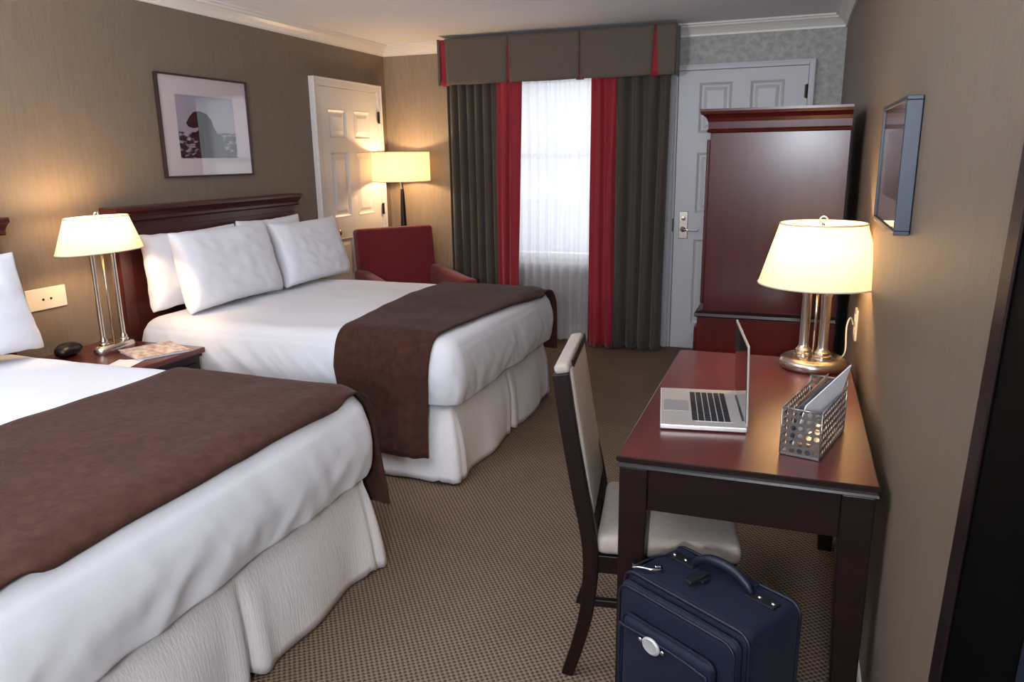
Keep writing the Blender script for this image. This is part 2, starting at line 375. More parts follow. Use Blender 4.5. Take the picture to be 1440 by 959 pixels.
# ------------------------------------------------------------------ curtains, valance, sheer
def drape(name, label, x0, x1, y, z0, z1, m, nf, amp, seed, x0b=None, x1b=None, th=.004, cat='curtain', group=None, sharp=1.0, nzr=40):
    x0b = x0 if x0b is None else x0b; x1b = x1 if x1b is None else x1b
    nu = nf*14; bm = bmesh.new(); P = []
    for i in range(nu+1):
        u = i/nu; row = []
        for j in range(nzr+1):
            t = j/nzr; z = z1+(z0-z1)*t
            xa = x0+(x0b-x0)*sm(0,1,t); xb = x1+(x1b-x1)*sm(0,1,t)
            uu = u+.018*nz(u*5+seed, t*1.3, 2)*(1 if 0 < u < 1 else 0)
            ph = 2*PI*(nf*uu+.35*nz(u*3, t*.8, seed))
            s = math.sin(ph); s = math.copysign(abs(s)**sharp, s)
            a = amp*(.65+.45*nz(u*4+seed, t*1.5, 7)+.25*t)
            dy = a*s + .012*nz(u*6, t*3, seed+9)
            dx = .25*a*math.cos(ph)
            row.append((xa+(xb-xa)*u+dx, y+dy, z+(.006*s if j == nzr else 0)))
        P.append(row)
    grid_mesh(bm, P)
    o = obj(name, bm, m, smooth=True)
    if th:
        md = o.modifiers.new('s', 'SOLIDIFY'); md.thickness = th; md.offset = 0
    return tag(o, label, cat, group)
YV = 5.745
drape('brown_curtain', 'heavy brown curtain beside the lit floor lamp and armchair', -2.70, -2.27, YV+.115, .012, 2.34, M['brown_drape'], 6, .034, 1, sharp=.8)
drape('red_curtain', 'crimson curtain panel between the lamp-side brown curtain and the sheer', -2.25, -2.04, YV+.06, .012, 2.34, M['red_drape'], 2, .020, 2.3, x0b=-2.26, x1b=-2.09)
drape('brown_curtain', 'heavy brown curtain next to the entry door', -1.335, -.912, YV+.105, .012, 2.34, M['brown_drape'], 4, .042, 5, x1b=-.93, sharp=.8)
drape('red_curtain', 'crimson curtain panel between the sheer and the door-side brown curtain', -1.49, -1.295, YV+.06, .012, 2.34, M['red_drape'], 2, .020, 4.1, x0b=-1.50, x1b=-1.295)
drape('sheer_curtain', 'thin white sheer curtain glowing with daylight over the window', -2.60, -.882, YV+.205, .02, 2.33, M['sheer'], 22, .018, 8, th=0, cat='sheer curtain')

def valance():
    t = thing('valance', 'brown box-pleated valance with crimson pleat inserts above the window', 'valance', (0,0,0))
    x0, x1, zt, zb = -2.715, -.862, 2.405, 2.065
    corners = [x0, x0+.085, -2.125, -1.555, -1.0, x1]    # pleat lines
    # flaps between pleats, each slightly bowed forward, hanging apart at the hem
    flaps = [(x0, -2.70, 0), (x0+.09, -2.13, 1), (-2.118, -1.545, 2), (-1.535, -.985, 3), (-.955, x1, 4)]
    gap = [(.012,.02), (.0,.034), (.0,.034), (.004,.03), (.008,.0)]
    def flap(xa, xb, ga, gb, k):
        bm = bmesh.new(); P = []; n = 18
        for i in range(n+1):
            u = i/n; row = []
            for j in range(13):
                v = j/12
                xx = (xa+ga*v)+(xb-gb*v-xa-ga*v)*u
                yy = YV-.010*math.sin(PI*u)*v-.012*v + .004*nz(u*4+k, v*2, 5)
                zz = zt+(zb-zt)*v-(.006*math.sin(PI*u) if j == 12 else 0)
                row.append((xx, yy, zz))
            P.append(row)
        grid_mesh(bm, P)
        o = obj('valance_flap', bm, M['valance'], t, smooth=True)
        md = o.modifiers.new('s', 'SOLIDIFY'); md.thickness = .006; md.offset = 1
    flap(x0, x0+.018, 0, -.01, 0)
    flap(x0+.062, -2.128, .018, .010, 1); flap(-2.124, -1.562, .016, .002, 2); flap(-1.558, -1.012, .002, .018, 3); flap(-1.000, x1, .022, 0, 4)
    # crimson inserts behind each pleat
    for xa, xb in ((x0+.005, x0+.11), (-2.165, -2.085), (-1.59, -1.53), (-1.05, -.955)):
        bm = bmesh.new()
        P = [[(xa+(xb-xa)*i/8, YV+.012+.004*math.cos(i*1.5), zt-.004+(zb-.004-zt)*j/6) for j in range(7)] for i in range(9)]
        grid_mesh(bm, P); o = obj('pleat_insert', bm, M['red_drape'], t, smooth=True)
        md = o.modifiers.new('s', 'SOLIDIFY'); md.thickness = .003
    for xs, k in ((x0, 0), (x1, 1)):
        bm = bmesh.new(); P = [[(xs+.004*math.sin(i*1.3), YV+(YB-.085-YV)*i/8, zt+(zb-zt)*j/6) for j in range(7)] for i in range(9)]
        grid_mesh(bm, P); o = obj('valance_return', bm, M['valance'], t, smooth=True)
        md = o.modifiers.new('s', 'SOLIDIFY'); md.thickness = .006; md.offset = 0
    obj('mounting_board', B((x0+.01, x1-.01, YV+.02, YB-.085, zt-.02, zt-.004)), M['valance'], t)
valance()

# ------------------------------------------------------------------ beds
def rrect(a, b, r, seg=10, step=.018):
    """rounded rectangle outline points (x,y,nx,ny)"""
    r = max(r, .004); pts = []
    cs = [(a-r, b-r, 0), (-(a-r), b-r, PI/2), (-(a-r), -(b-r), PI), (a-r, -(b-r), 1.5*PI)]
    nx_ = int(2*(a0_-.12)/step); ny_ = int(2*(b0_-.12)/step)
    for k, (cx, cy, th) in enumerate(cs):
        for i in range(seg+1):
            an = th+PI/2*i/seg; pts.append((cx+r*math.cos(an), cy+r*math.sin(an), math.cos(an), math.sin(an)))
        nxt = cs[(k+1)%4]; an = th+PI/2
        p0 = (cx+r*math.cos(an), cy+r*math.sin(an)); p1 = (nxt[0]+r*math.cos(an), nxt[1]+r*math.sin(an))
        n = nx_ if k in (0, 2) else ny_
        for i in range(1, n): pts.append((p0[0]+(p1[0]-p0[0])*i/n, p0[1]+(p1[1]-p0[1])*i/n, math.cos(an), math.sin(an)))
    return pts
a0_, b0_ = 1, .75
def bed(tagname, zt, y0, y1, seed, lab, duvet_lab, run_lab, run_edges, run_hang):
    """run_edges(y)->(x_head,x_foot) ; run_hang: hem height near side, far side, foot-corner flare"""
    global a0_, b0_
    xh, xf = -3.235, -1.40
    zh = .395
    cx, cy = (xh+xf)/2, (y0+y1)/2; a, b = (xf-xh)/2, (y1-y0)/2; a0_, b0_ = a, b
    t = thing('bed', lab, 'bed', (cx, cy, 0), 0)
    # headboard with crown cap, panel and end posts
    hb0, hb1 = y0-.02-cy, y1+(.115 if tagname == 'near' else .05)-cy
    X0 = XL+.004-cx
    hbm = B((X0, X0+.055, hb0+.02, hb1-.02, .0, 1.20), (X0+.055, X0+.061, hb0+.02, hb0+.10, 0, 1.16), (X0+.055, X0+.061, hb1-.10, hb1-.02, 0, 1.16), (X0+.055, X0+.061, hb0+.10, hb1-.10, 1.09, 1.16))
    hb = obj('headboard', hbm, M['mahog_head'], t, bevel=.003)
    bm = bmesh.new()
    pr = [(0,1.20), (.072,1.20), (.078,1.207), (.076,1.222), (.088,1.238), (.10,1.25), (.112,1.258), (.112,1.272), (.108,1.28), (0,1.28)]
    extr(bm, [(X0+p[0], p[1]) for p in pr], 'Y', hb0-.012, hb1+.012)
    obj('headboard_cap', bm, M['mahog_head'], hb)
    obj('mattress', B((-a+.03, a-.05, -b+.05, b-.05, .36, .67)), M['mattress'], t, bevel=.04, bseg=3)
    obj('box_spring', B((-a+.03, a-.075, -b+.075, b-.075, .12, .355)), M['mattress'], t, bevel=.01)
    # skirt: pleated strip round three sides
    bm = bmesh.new(); P = []
    path = [(-a, -b, 0, -1)]
    outl = []
    n1 = 110
    r = .03 if tagname == 'near' else .07
    for i in range(n1): outl.append((-a+(2*a-r)*i/n1, -b, 0, -1))
    for i in range(9): an = -PI/2+PI/2*i/8; outl.append((a-r+r*math.cos(an), -b+r+r*math.sin(an), math.cos(an), math.sin(an)))
    for i in range(1, n1): outl.append((a, -b+r+(2*b-2*r)*i/n1, 1, 0))
    for i in range(9): an = PI/2*i/8; outl.append((a-r+r*math.cos(an), b-r+r*math.sin(an), math.cos(an), math.sin(an)))
    for i in range(1, n1+1): outl.append((a-r-(2*a-r)*i/n1, b, 0, 1))
    s = 0; prev = None
    for (x, y, nx, ny) in outl:
        if prev: s += math.hypot(x-prev[0], y-prev[1])
        prev = (x, y); row = []
        # pleats: distance to nearest corner / mid-foot split
        dc = min(math.hypot(x-a, y+b), math.hypot(x-a, y-b)); dm = abs(y-(.02)) if nx > .9 else 9
        for j in range(13):
            v = j/12; z = .40+(.012-.40)*v
            fl = .018*math.exp(-(dc/.10)**2)+.004
            wv = .010*math.sin(s*11+seed+1.5*nz(s*2, v, seed))*(.3+v)+.012*nz(s*7, v*1.2, seed+3)*v+.004*math.sin(s*160)*0
            pl = -.03*math.exp(-(dm/.012)**2)-.022*math.exp(-((dc-.05)/.009)**2)
            pl2 = .014*math.exp(-((dm-.05)/.03)**2)
            off = (fl+pl2)*v+wv+pl*(.25+.75*v)
            zz = z-.02*(1-v)+.010*nz(s*3, 1, seed)*v+ (.02*math.exp(-(dm/.02)**2)+.014*math.exp(-((dc-.085)/.02)**2))*v*v
            off = off*sm(0,.3,v)-.045*(1-v)**3
            row.append((x+nx*off, y+ny*off, max(zz, .006)))
        P.append(row)
    grid_mesh(bm, P)
    o = obj('bed_skirt', bm, M['skirt'], t, smooth=True)
    md = o.modifiers.new('s', 'SOLIDIFY'); md.thickness = .004; md.offset = 1
    # duvet shell
    R = .09; prof = []
    ins = [b-.004, b*.8, b*.62, b*.5, b*.4, b*.32, b*.26, .16, .145]
    ins = sorted(set(ins+[.62,.56,.5,.44,.38,.34,.3,.27,.24,.21,.18,.12,.10]), reverse=True)
    for i in ins: prof.append((i, zt+.012*sm(.13, .6, i), 0))
    for k in range(1, 9):
        th = PI/2*k/9; prof.append((R*(1-math.sin(th)), zt-R*.75*(1-math.cos(th)), math.sin(th)))
    zs = zt-R*.75
    for k in range(0, 15):
        v = k/14; z = zs+(zh-zs)*v
        prof.append((-.020*math.sin(PI*min(1, v*.93+.05))-.004, z, 1))
    prof += [(-.001, zh-.004, 1), (.003, zh+.003, 1)]
    bm = bmesh.new(); P = []
    for (i, z, sd) in prof:
        row = []
        for (x, y, nx, ny) in rrect(a-i, b-i, max(.012, .09-i*.5)):
            wx, wy = x+cx, y+cy
            peri = wx*1.0 if abs(ny) > .7 else wy
            v = sm(zt-.03, zh, z) if sd else 0
            d = .010*nz(wx*2.2, wy*2.2, seed)+.005*nz(wx*6, wy*6, seed+1)
            if sd:
                lf = abs(ny) > .7
                # fan-like draw folds down the long sides, crumples along the foot hem
                shear = 1.1 if lf else .5
                q = (peri+z*shear)
                d += (.010 if lf else .006)*ridge(q*9, z*1.2, seed+2)*sd*sm(.05,.5,v+.15)*(1-.5*v if lf else 1)+(.0055 if lf else .003)*ridge(q*24, z*2, seed+12)*sd*sm(0,.4,v+.1)
                d += .009*ridge((peri-z*.9)*7, z*4, seed+5)*sm(.3, .9, v)*(0 if lf else 1)
                d += .006*nz(peri*18, z*14, seed+6)*sm(.4, 1, v)
            else:
                d += .0035*ridge(wx*3+wy*1.2, wy*5, seed+4)
            hemz = .014*nz(peri*3.2, 0, seed+8) if z < zh+.05 and sd else 0
            row.append((x+nx*d*sd, y+ny*d*sd, z+d*(1-sd)+hemz))
        P.append(row)
    V = [[bm.verts.new(p) for p in row] for row in P]
    n = len(V[0])
    for A_, B_ in zip(V, V[1:]):
        for k in range(n): bm.faces.new((A_[k], B_[k], B_[(k+1)%n], A_[(k+1)%n]))
    bm.faces.new(V[0])
    bmesh.ops.triangulate(bm, faces=[f for f in bm.faces if len(f.verts) > 4])
    bmesh.ops.recalc_face_normals(bm, faces=bm.faces)
    bvh = BVHTree.FromBMesh(bm)
    dv = obj('duvet', bm, M['linen'], None, smooth=True); dv.location = (cx, cy, 0)
    md = dv.modifiers.new('sub', 'SUBSURF'); md.levels = 1; md.render_levels = 1
    tag(dv, duvet_lab, 'duvet')
    # runner laid across, draped on both long sides
    bm = bmesh.new(); P = []
    nx_ = 34; hn, hf, flare = run_hang
    ys = []     # path param list: ('t',y) top, ('s',side,z) sides
    K = []
    nh = 12; zp = zt-.16; yp = b-.16
    for k in range(nh+1): K.append(('s', -1, hn+(zp-.01-hn)*k/nh))
    for k in range(13): K.append(('a', -1, PI/2*k/12))
    for k in range(1, 46): K.append(('t', -yp+2*yp*k/46))
    for k in range(13): K.append(('a', 1, PI/2*(1-k/12)))
    for k in range(nh+1): K.append(('s', 1, zp-.01+(hf-zp+.01)*k/nh))
    def cast(p, d): return bvh.ray_cast(Vector(p), Vector(d))[0]
    OFF = .013
    for i in range(nx_+1):
        u = i/nx_; row = []; yw = {}
        for sgn in (-1, 1):
            xa, xb = run_edges(0 if sgn < 0 else 1); x = min(xa+(xb-xa)*u-cx, a-.03)
            hs = [cast((x, sgn*(b+.4), zz), (0, -sgn, 0)) for zz in (.45,.48,.51,.54)]
            yw[sgn] = max([abs(h.y) for h in hs if h]+[b])
        for kk in K:
            sgn = kk[1] if kk[0] != 't' else 0
            if kk[0] == 's': z = kk[2]; yl = sgn*b
            elif kk[0] == 'a': yl = sgn*(yp+.16*math.cos(kk[2])); z = zp+.16*math.sin(kk[2])
            else: yl = kk[1]; z = zt
            xa, xb = run_edges((yl+b)/(2*b))
            if kk[0] == 's':
                hz = sm(.6, .2, z)
                if sgn < 0: xa += .05*hz; xb -= .015*hz
                else: xb += flare*hz
            x = xa+(xb-xa)*u-cx; xc = min(x, a-.008)
            if kk[0] == 't':
                h = cast((xc, yl, 1.5), (0,0,-1)); zz = h.z if h else zt
                row.append([x, yl, zz+OFF+.002*nz(x*5, yl*5, seed+11)])
            elif kk[0] == 'a':
                c_, s_ = math.cos(kk[2]), math.sin(kk[2]); D = (0, -sgn*c_, -s_)
                h = cast((min(x, a-.03), sgn*(yp+.5*c_), zp+.5*s_), D)
                if h is None: h = Vector((x, yl, z))
                row.append([x, h.y+sgn*OFF*c_, h.z+OFF*s_])
            else:
                h = cast((min(x, a-.03), sgn*(b+.4), max(z, .43)), (0, -sgn, 0)); yy = abs(h.y) if h else b
                if z < .56: yy = max(yy, yw[sgn])
                wv = .012*math.sin(u*9+seed)*sm(.5, .2, z)
                fold = .02*math.exp(-((u-.86)/.06)**2)*sm(.5, .25, z) if sgn < 0 else 0
                row.append([x, sgn*(yy+OFF+max(wv, 0)+fold), z+(.008*nz(u*3, 0, seed) if z in (hn, hf) else 0)])
        # smooth the row
        for _ in range(1):
            r2 = [row[0]]+[[row[k][0], (row[k-1][1]+2*row[k][1]+row[k+1][1])/4, (row[k-1][2]+2*row[k][2]+row[k+1][2])/4] for k in range(1, len(row)-1)]+[row[-1]]
            row = r2
        P.append(row)
    grid_mesh(bm, P)
    bmesh.ops.recalc_face_normals(bm, faces=bm.faces)
    rn = obj('bed_runner', bm, M['runner'], None, smooth=True); rn.location = (cx, cy, .002)
    md = rn.modifiers.new('s', 'SOLIDIFY'); md.thickness = .007; md.offset = 1
    tag(rn, run_lab, 'bed runner')
    return bvh
bed('near', .712, .80, 2.285, 1.7, 'bed with mostly hidden headboard, closest to the camera at the photo bottom edge', 'smooth white duvet on the bed closest to the camera', 'dark brown fleece runner across the bed closest to the camera',
    lambda t: (-2.17-.03*t, -1.40), (.2, .24, .045))
bed('far', .705, 3.015, 4.52, 7.3, 'bed with full dark mahogany headboard beneath the framed seascape', 'white duvet on the bed between nightstand and armchair', 'brown fleece runner on the bed beside the armchair, hanging over its near side',
    lambda t: (-2.00-.12*t, -1.505+.13*t), (.145, .3, 0))

def pillow(label, w, h, th, loc, lean, rz, seed, group=None, roll=0):
    """stands on its long edge; local x = width, local z = height, thickness along y"""
    bm = bmesh.new(); n, m_ = 34, 24; sides = []
    for sgn in (1, -1):
        P = []
        for i in range(n+1):
            u = -1+2*i/n; row = []
            for j in range(m_+1):
                v = -1+2*j/m_
                e = max(0, (1-abs(u)**3))**.5*max(0, (1-abs(v)**3))**.5
                pin = 1-.085*(1-abs(v)**2)*abs(u)**4; pin2 = 1-.07*(1-abs(u)**2)*abs(v)**4
                t = th/2*e**.75*(1-.18*v)
                wr = (.009*nz(u*2.2+seed, v*2.2, sgn*3)+.008*ridge(u*3.5+seed, v*3.5+u*2, sgn))*e**.5
                edge = .006*nz(u*6, v*6, seed+4)*(1-e)
                row.append(Vector((u*w/2*pin+edge, sgn*t+wr*.9, (v*pin2*.5+.5)*h+edge)))
            P.append(row)
        sides.append(P)
    for P, sgn in ((sides[0], 1), (sides[1], -1)): grid_mesh(bm, P)
    bmesh.ops.remove_doubles(bm, verts=bm.verts, dist=.0035)
    bmesh.ops.recalc_face_normals(bm, faces=bm.faces)
    o = obj('pillow', bm, M['pillow'], None, smooth=True)
    o.location = loc; o.rotation_euler = (lean, roll, rz)
    md = o.modifiers.new('sub', 'SUBSURF'); md.levels = 1; md.render_levels = 1
    tag(o, label, 'pillow', group)
    return o
# face normals toward +X: local -y -> world +X  => rz = +90deg ; lean tips the top back to the wall
Z0 = .714
pillow('white pillow propped in front, nearer the bedside lamp, on the bed by the armchair', .82, .45, .19, (-2.965, 3.51, Z0), -.22, PI/2+.02, 1)
pillow('white pillow standing behind the lamp-side front pillow against the mahogany headboard', .76, .43, .15, (-3.185, 3.45, Z0), -.08, PI/2, 2)
pillow('white pillow propped in front on the armchair side of the far bed', .70, .43, .18, (-2.955, 4.295, Z0), -.27, PI/2-.05, 3)
pillow('white pillow behind the front pillow on the door side of the far bed', .66, .44, .13, (-3.19, 4.16, Z0), -.08, PI/2, 4)
pillow('white pillow at the photo left edge on the bed closest to the camera', .76, .43, .16, (-2.985, 1.91, Z0+.022), -.24, PI/2, 5)

# ------------------------------------------------------------------ nightstand and what stands on it
t = thing('nightstand', 'small mahogany nightstand between the two beds', 'nightstand', (-3.05, 2.66, 0))
y0, y1, x0, x1 = -.255, .265, -.31, .29
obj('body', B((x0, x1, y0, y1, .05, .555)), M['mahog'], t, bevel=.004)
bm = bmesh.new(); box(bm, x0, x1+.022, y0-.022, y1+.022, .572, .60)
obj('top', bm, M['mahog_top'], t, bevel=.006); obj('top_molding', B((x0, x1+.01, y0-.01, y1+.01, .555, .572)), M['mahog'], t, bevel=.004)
for za, zb in ((.32, .53), (.08, .29)):
    d = obj('drawer', B((x1, x1+.014, y0+.03, y1-.03, za, zb)), M['mahog'], t, bevel=.004)
    bm = bmesh.new(); lathe(bm, [(.001,0),(.012,0),(.008,.012),(.016,.022),(.001,.028)], 16); bm.transform(Matrix.Translation((x1+.013, .0, (za+zb)/2)) @ Matrix.Rotation(PI/2,4,'Y')); obj('knob', bm, M['nickel'], d, smooth=True)
obj('plinth', B((x0, x1-.01, y0+.01, y1-.01, 0, .05)), M['mahog'], t)

LAMPW = 17
def table_lamp(label, loc, rz, base_r, col_h, sh_r0, sh_r1, sh_z0, sh_z1, spread, col_r, angs, watts, cord=None, ex=1.0):
    """disc base, columns, empire shade; heights are local"""
    t = thing('table_lamp', label, 'lamp', loc, rz)
    bm = bmesh.new(); lathe(bm, [(.001,0),(base_r*.96,0),(base_r,.008),(base_r,.02),(base_r*.96,.03),(base_r*.86,.038),(base_r*.8,.040),(.02,.043),(.001,.043)], 48)
    bm.transform(Matrix.Scale(ex*.95 if ex < 1 else 1, 4, Vector((1,0,0))))
    obj('base', bm, M['nickel'], t, smooth=True, angle=50)
    zb = .042
    for an in angs:
        bm = bmesh.new(); r = col_r
        lathe(bm, [(.001,zb),(r*1.9,zb),(r*1.9,zb+.006),(r*1.5,zb+.010),(r*1.6,zb+.018),(r*1.1,zb+.028),(r,zb+.036),(r,col_h-.04),(r*1.15,col_h-.034),(r*1.1,col_h-.024),(r*1.6,col_h-.016),(r*1.7,col_h-.004),(r*1.3,col_h),(.001,col_h)], 20, (spread*math.cos(an), spread*math.sin(an)))
        obj('column', bm, M['nickel'], t, smooth=True, angle=50)
    bm = bmesh.new(); tube(bm, [(0,0,zb),(0,0,col_h+.02)], .005, 10); obj('center_rod', bm, M['nickel'], t, smooth=True)
    bm = bmesh.new(); lathe(bm, [(.001,col_h),(spread+col_r*1.7,col_h),(spread+col_r*1.7,col_h+.008),(.03,col_h+.012),(.018,col_h+.03),(.018,col_h+.06),(.001,col_h+.06)], 32)
    bm.transform(Matrix.Scale(ex, 4, Vector((1,0,0))))
    obj('column_cap', bm, M['nickel'], t, smooth=True, angle=50)
    bz = col_h+.10
    bm = bmesh.new(); lathe(bm, [(.001,col_h+.06),(.013,col_h+.06),(.014,bz-.02),(.028,bz+.008),(.03,bz+.025),(.022,bz+.045),(.001,bz+.054)], 20)
    bl = obj('bulb', bm, M['bulb'], t, smooth=True)
    # shade: thin double wall, open top and bottom, with rims
    bm = bmesh.new()
    n = 64; rings = []
    for k in range(9):
        v = k/8; r = sh_r0+(sh_r1-sh_r0)*v; z = sh_z0+(sh_z1-sh_z0)*v
        rings.append([bm.verts.new((ex*r*math.cos(2*PI*i/n), r*math.sin(2*PI*i/n), z)) for i in range(n)])
    for A_, B_ in zip(rings, rings[1:]):
        for i in range(n): bm.faces.new((A_[i], A_[(i+1)%n], B_[(i+1)%n], B_[i]))
    sh = obj('lamp_shade', bm, M['shade'], t, smooth=True)
    for r, z in ((sh_r0, sh_z0), (sh_r1, sh_z1)):
        bm = bmesh.new(); pts = [(ex*r*math.cos(2*PI*i/n), r*math.sin(2*PI*i/n), z) for i in range(n)]
        tube(bm, pts+[pts[0]], .0032, 6, False); obj('shade_rim', bm, M['ivory'], sh, smooth=True)
    # spider and finial
    bm = bmesh.new(); zt = sh_z1-.012
    for k in range(3):
        an = 2*PI*k/3+.4; tube(bm, [(0,0,zt),(ex*sh_r1*.98*math.cos(an), sh_r1*.98*math.sin(an), zt+.004)], .002, 6)
    for s_ in (-1, 1): tube(bm, spline([(s_*.012,0,col_h+.055),(s_*.05,0,col_h+.10),(s_*.045,0,zt-.06),(0,0,zt-.005)], 5), .002, 6)
    obj('harp', bm, M['nickel'], t, smooth=True)
    bm = bmesh.new(); tube(bm, [(0,0,zt-.005),(0,0,zt+.012)], .006, 10)
    tube(bm, [(.013*math.cos(2*PI*i/20), 0, zt+.024+.013*math.sin(2*PI*i/20)) for i in range(21)], .0035, 8, False)
    obj('finial', bm, M['nickel'], t, smooth=True)
    if cord:
        bm = bmesh.new(); tube(bm, spline(cord, 8), .003, 8); obj('cord', bm, M['cord'], t, smooth=True)
    lt = bpy.data.lights.new('lamp_bulb_light', 'POINT'); lt.energy = watts; lt.color = (1, .68, .37); lt.shadow_soft_size = .035
    lo = bpy.data.objects.new('lamp_bulb_light', lt); COL.objects.link(lo); lo.parent = t; lo.location = (0, 0, bz+.02)
    return t
table_lamp('lit lamp with oval cream shade and slim nickel columns on the nightstand', (-3.125, 2.755, .601), 0, .115, .50, .236, .170, .494, .655, .060, .012, (PI/2, -PI/2), LAMPW, ex=.5)
table_lamp('lit nickel twin column lamp with cream shade on the desk', (.10, 2.87, .753), 0, .115, .30, .205, .143, .305, .515, .036, .017, (math.radians(160), math.radians(-35)), 12.5,
           cord=[(.09,.08,.01),(.115,.13,.03),(.118,.20,.11),(.135,.285,.13),(.147,.30,.10)])
# alarm clock, magazine, loose sheet
t = thing('alarm_clock', 'small black oval alarm clock on the nightstand', 'clock', (-3.25, 2.60, .601), .3)
bm = bmesh.new()
P = []
for i in range(25):
    th = PI*i/24; row = []
    for j in range(33):
        ph = 2*PI*j/32; x, y, z = math.sin(th)*math.cos(ph), math.sin(th)*math.sin(ph), math.cos(th)
        row.append((.045*math.copysign(abs(x)**.8, x), .08*math.copysign(abs(y)**.8, y), .03+.03*z*(1.1-.25*x)))
    P.append(row)
grid_mesh(bm, P); bmesh.ops.remove_doubles(bm, verts=bm.verts, dist=1e-4); bmesh.ops.recalc_face_normals(bm, faces=bm.faces)
bd = obj('body', bm, M['black'], t, smooth=True)
bm = bmesh.new(); lathe(bm, [(.001,0),(.045,0),(.05,.003),(.045,.006),(.001,.0065)], 28); bm.transform(Matrix.Translation((.028,0,.036)) @ Matrix.Rotation(math.radians(62),4,'Y') @ Matrix.Scale(.55,4,Vector((1,0,0))))
obj('display', bm, mat('dark_display', (40,44,50), rough=.15), t, smooth=True)
t = thing('magazine', 'folded magazine lying on the nightstand in front of the lamp', 'magazine', (-2.893, 2.775, .602), math.radians(-24))
bm = bmesh.new()
def page_block(w, d, z0, z1, curl, k):
    bm = bmesh.new(); top = []; bot = []
    for i in range(13):
        u = i/12; row = []
        for j in range(9):
            v = j/8; row.append((-w/2+w*u, -d/2+d*v, z1+curl*math.exp(-((u-.02)/.12)**2)+.002*nz(u*3, v*3, k)))
        top.append(row)
    grid_mesh(bm, top); bot = [[(p[0], p[1], z0) for p in r] for r in top]; grid_mesh(bm, bot)
    per = [(i, 0) for i in range(13)]+[(12, j) for j in range(1, 9)]+[(i, 8) for i in range(11, -1, -1)]+[(0, j) for j in range(7, 0, -1)]
    for q in range(len(per)):
        a_, b_ = per[q], per[(q+1)%len(per)]
        bm.faces.new([bm.verts.new(c) for c in (bot[a_[0]][a_[1]], bot[b_[0]][b_[1]], top[b_[0]][b_[1]], top[a_[0]][a_[1]])])
    bmesh.ops.remove_doubles(bm, verts=bm.verts, dist=1e-5); bmesh.ops.recalc_face_normals(bm, faces=bm.faces)
    return bm
obj('pages', page_block(.23, .24, .0, .010, .0, 1), M['paper'], t, smooth=True, angle=40)
obj('cover', page_block(.24, .25, .0112, .0125, .003, 2), M['paper_print'], t, smooth=True, angle=40)
o = obj('paper_sheet', page_block(.12, .15, 0, .001, .001, 3), M['paper'], None, smooth=True, angle=40); o.location = (-2.86, 2.555, .602); o.rotation_euler = (0,0,.3)
tag(o, 'loose white sheet on the nightstand beside the magazine', 'paper')

# wall plates
t = thing('wall_plate', 'ivory blank wall plate above the clock between the beds', 'wall plate', (XL, 2.615, .875), 0)
obj('cover', B((.0005,.007,-.107,.107,-.052,.052)), M['ivory'], t, bevel=.003)
for y in (-.02, .022):
    bm = bmesh.new(); lathe(bm, [(.001,0),(.006,0),(.005,.003),(.001,.0035)], 14); bm.transform(Matrix.Translation((.007,y,-.003)) @ Matrix.Rotation(PI/2,4,'Y')); obj('screw', bm, M['dark_metal'], t)
t = thing('wall_outlet', 'ivory outlet plate on the right wall behind the desk lamp', 'outlet', (XR, 3.15, .86), 0)
obj('cover', B((-.009,-.0005,-.038,.038,-.06,.06)), M['ivory'], t, bevel=.003)
for z in (-.025, .025): obj('socket', B((-.012,-.009,-.016,.016,z-.014,z+.014)), M['ivory'], t, bevel=.003)

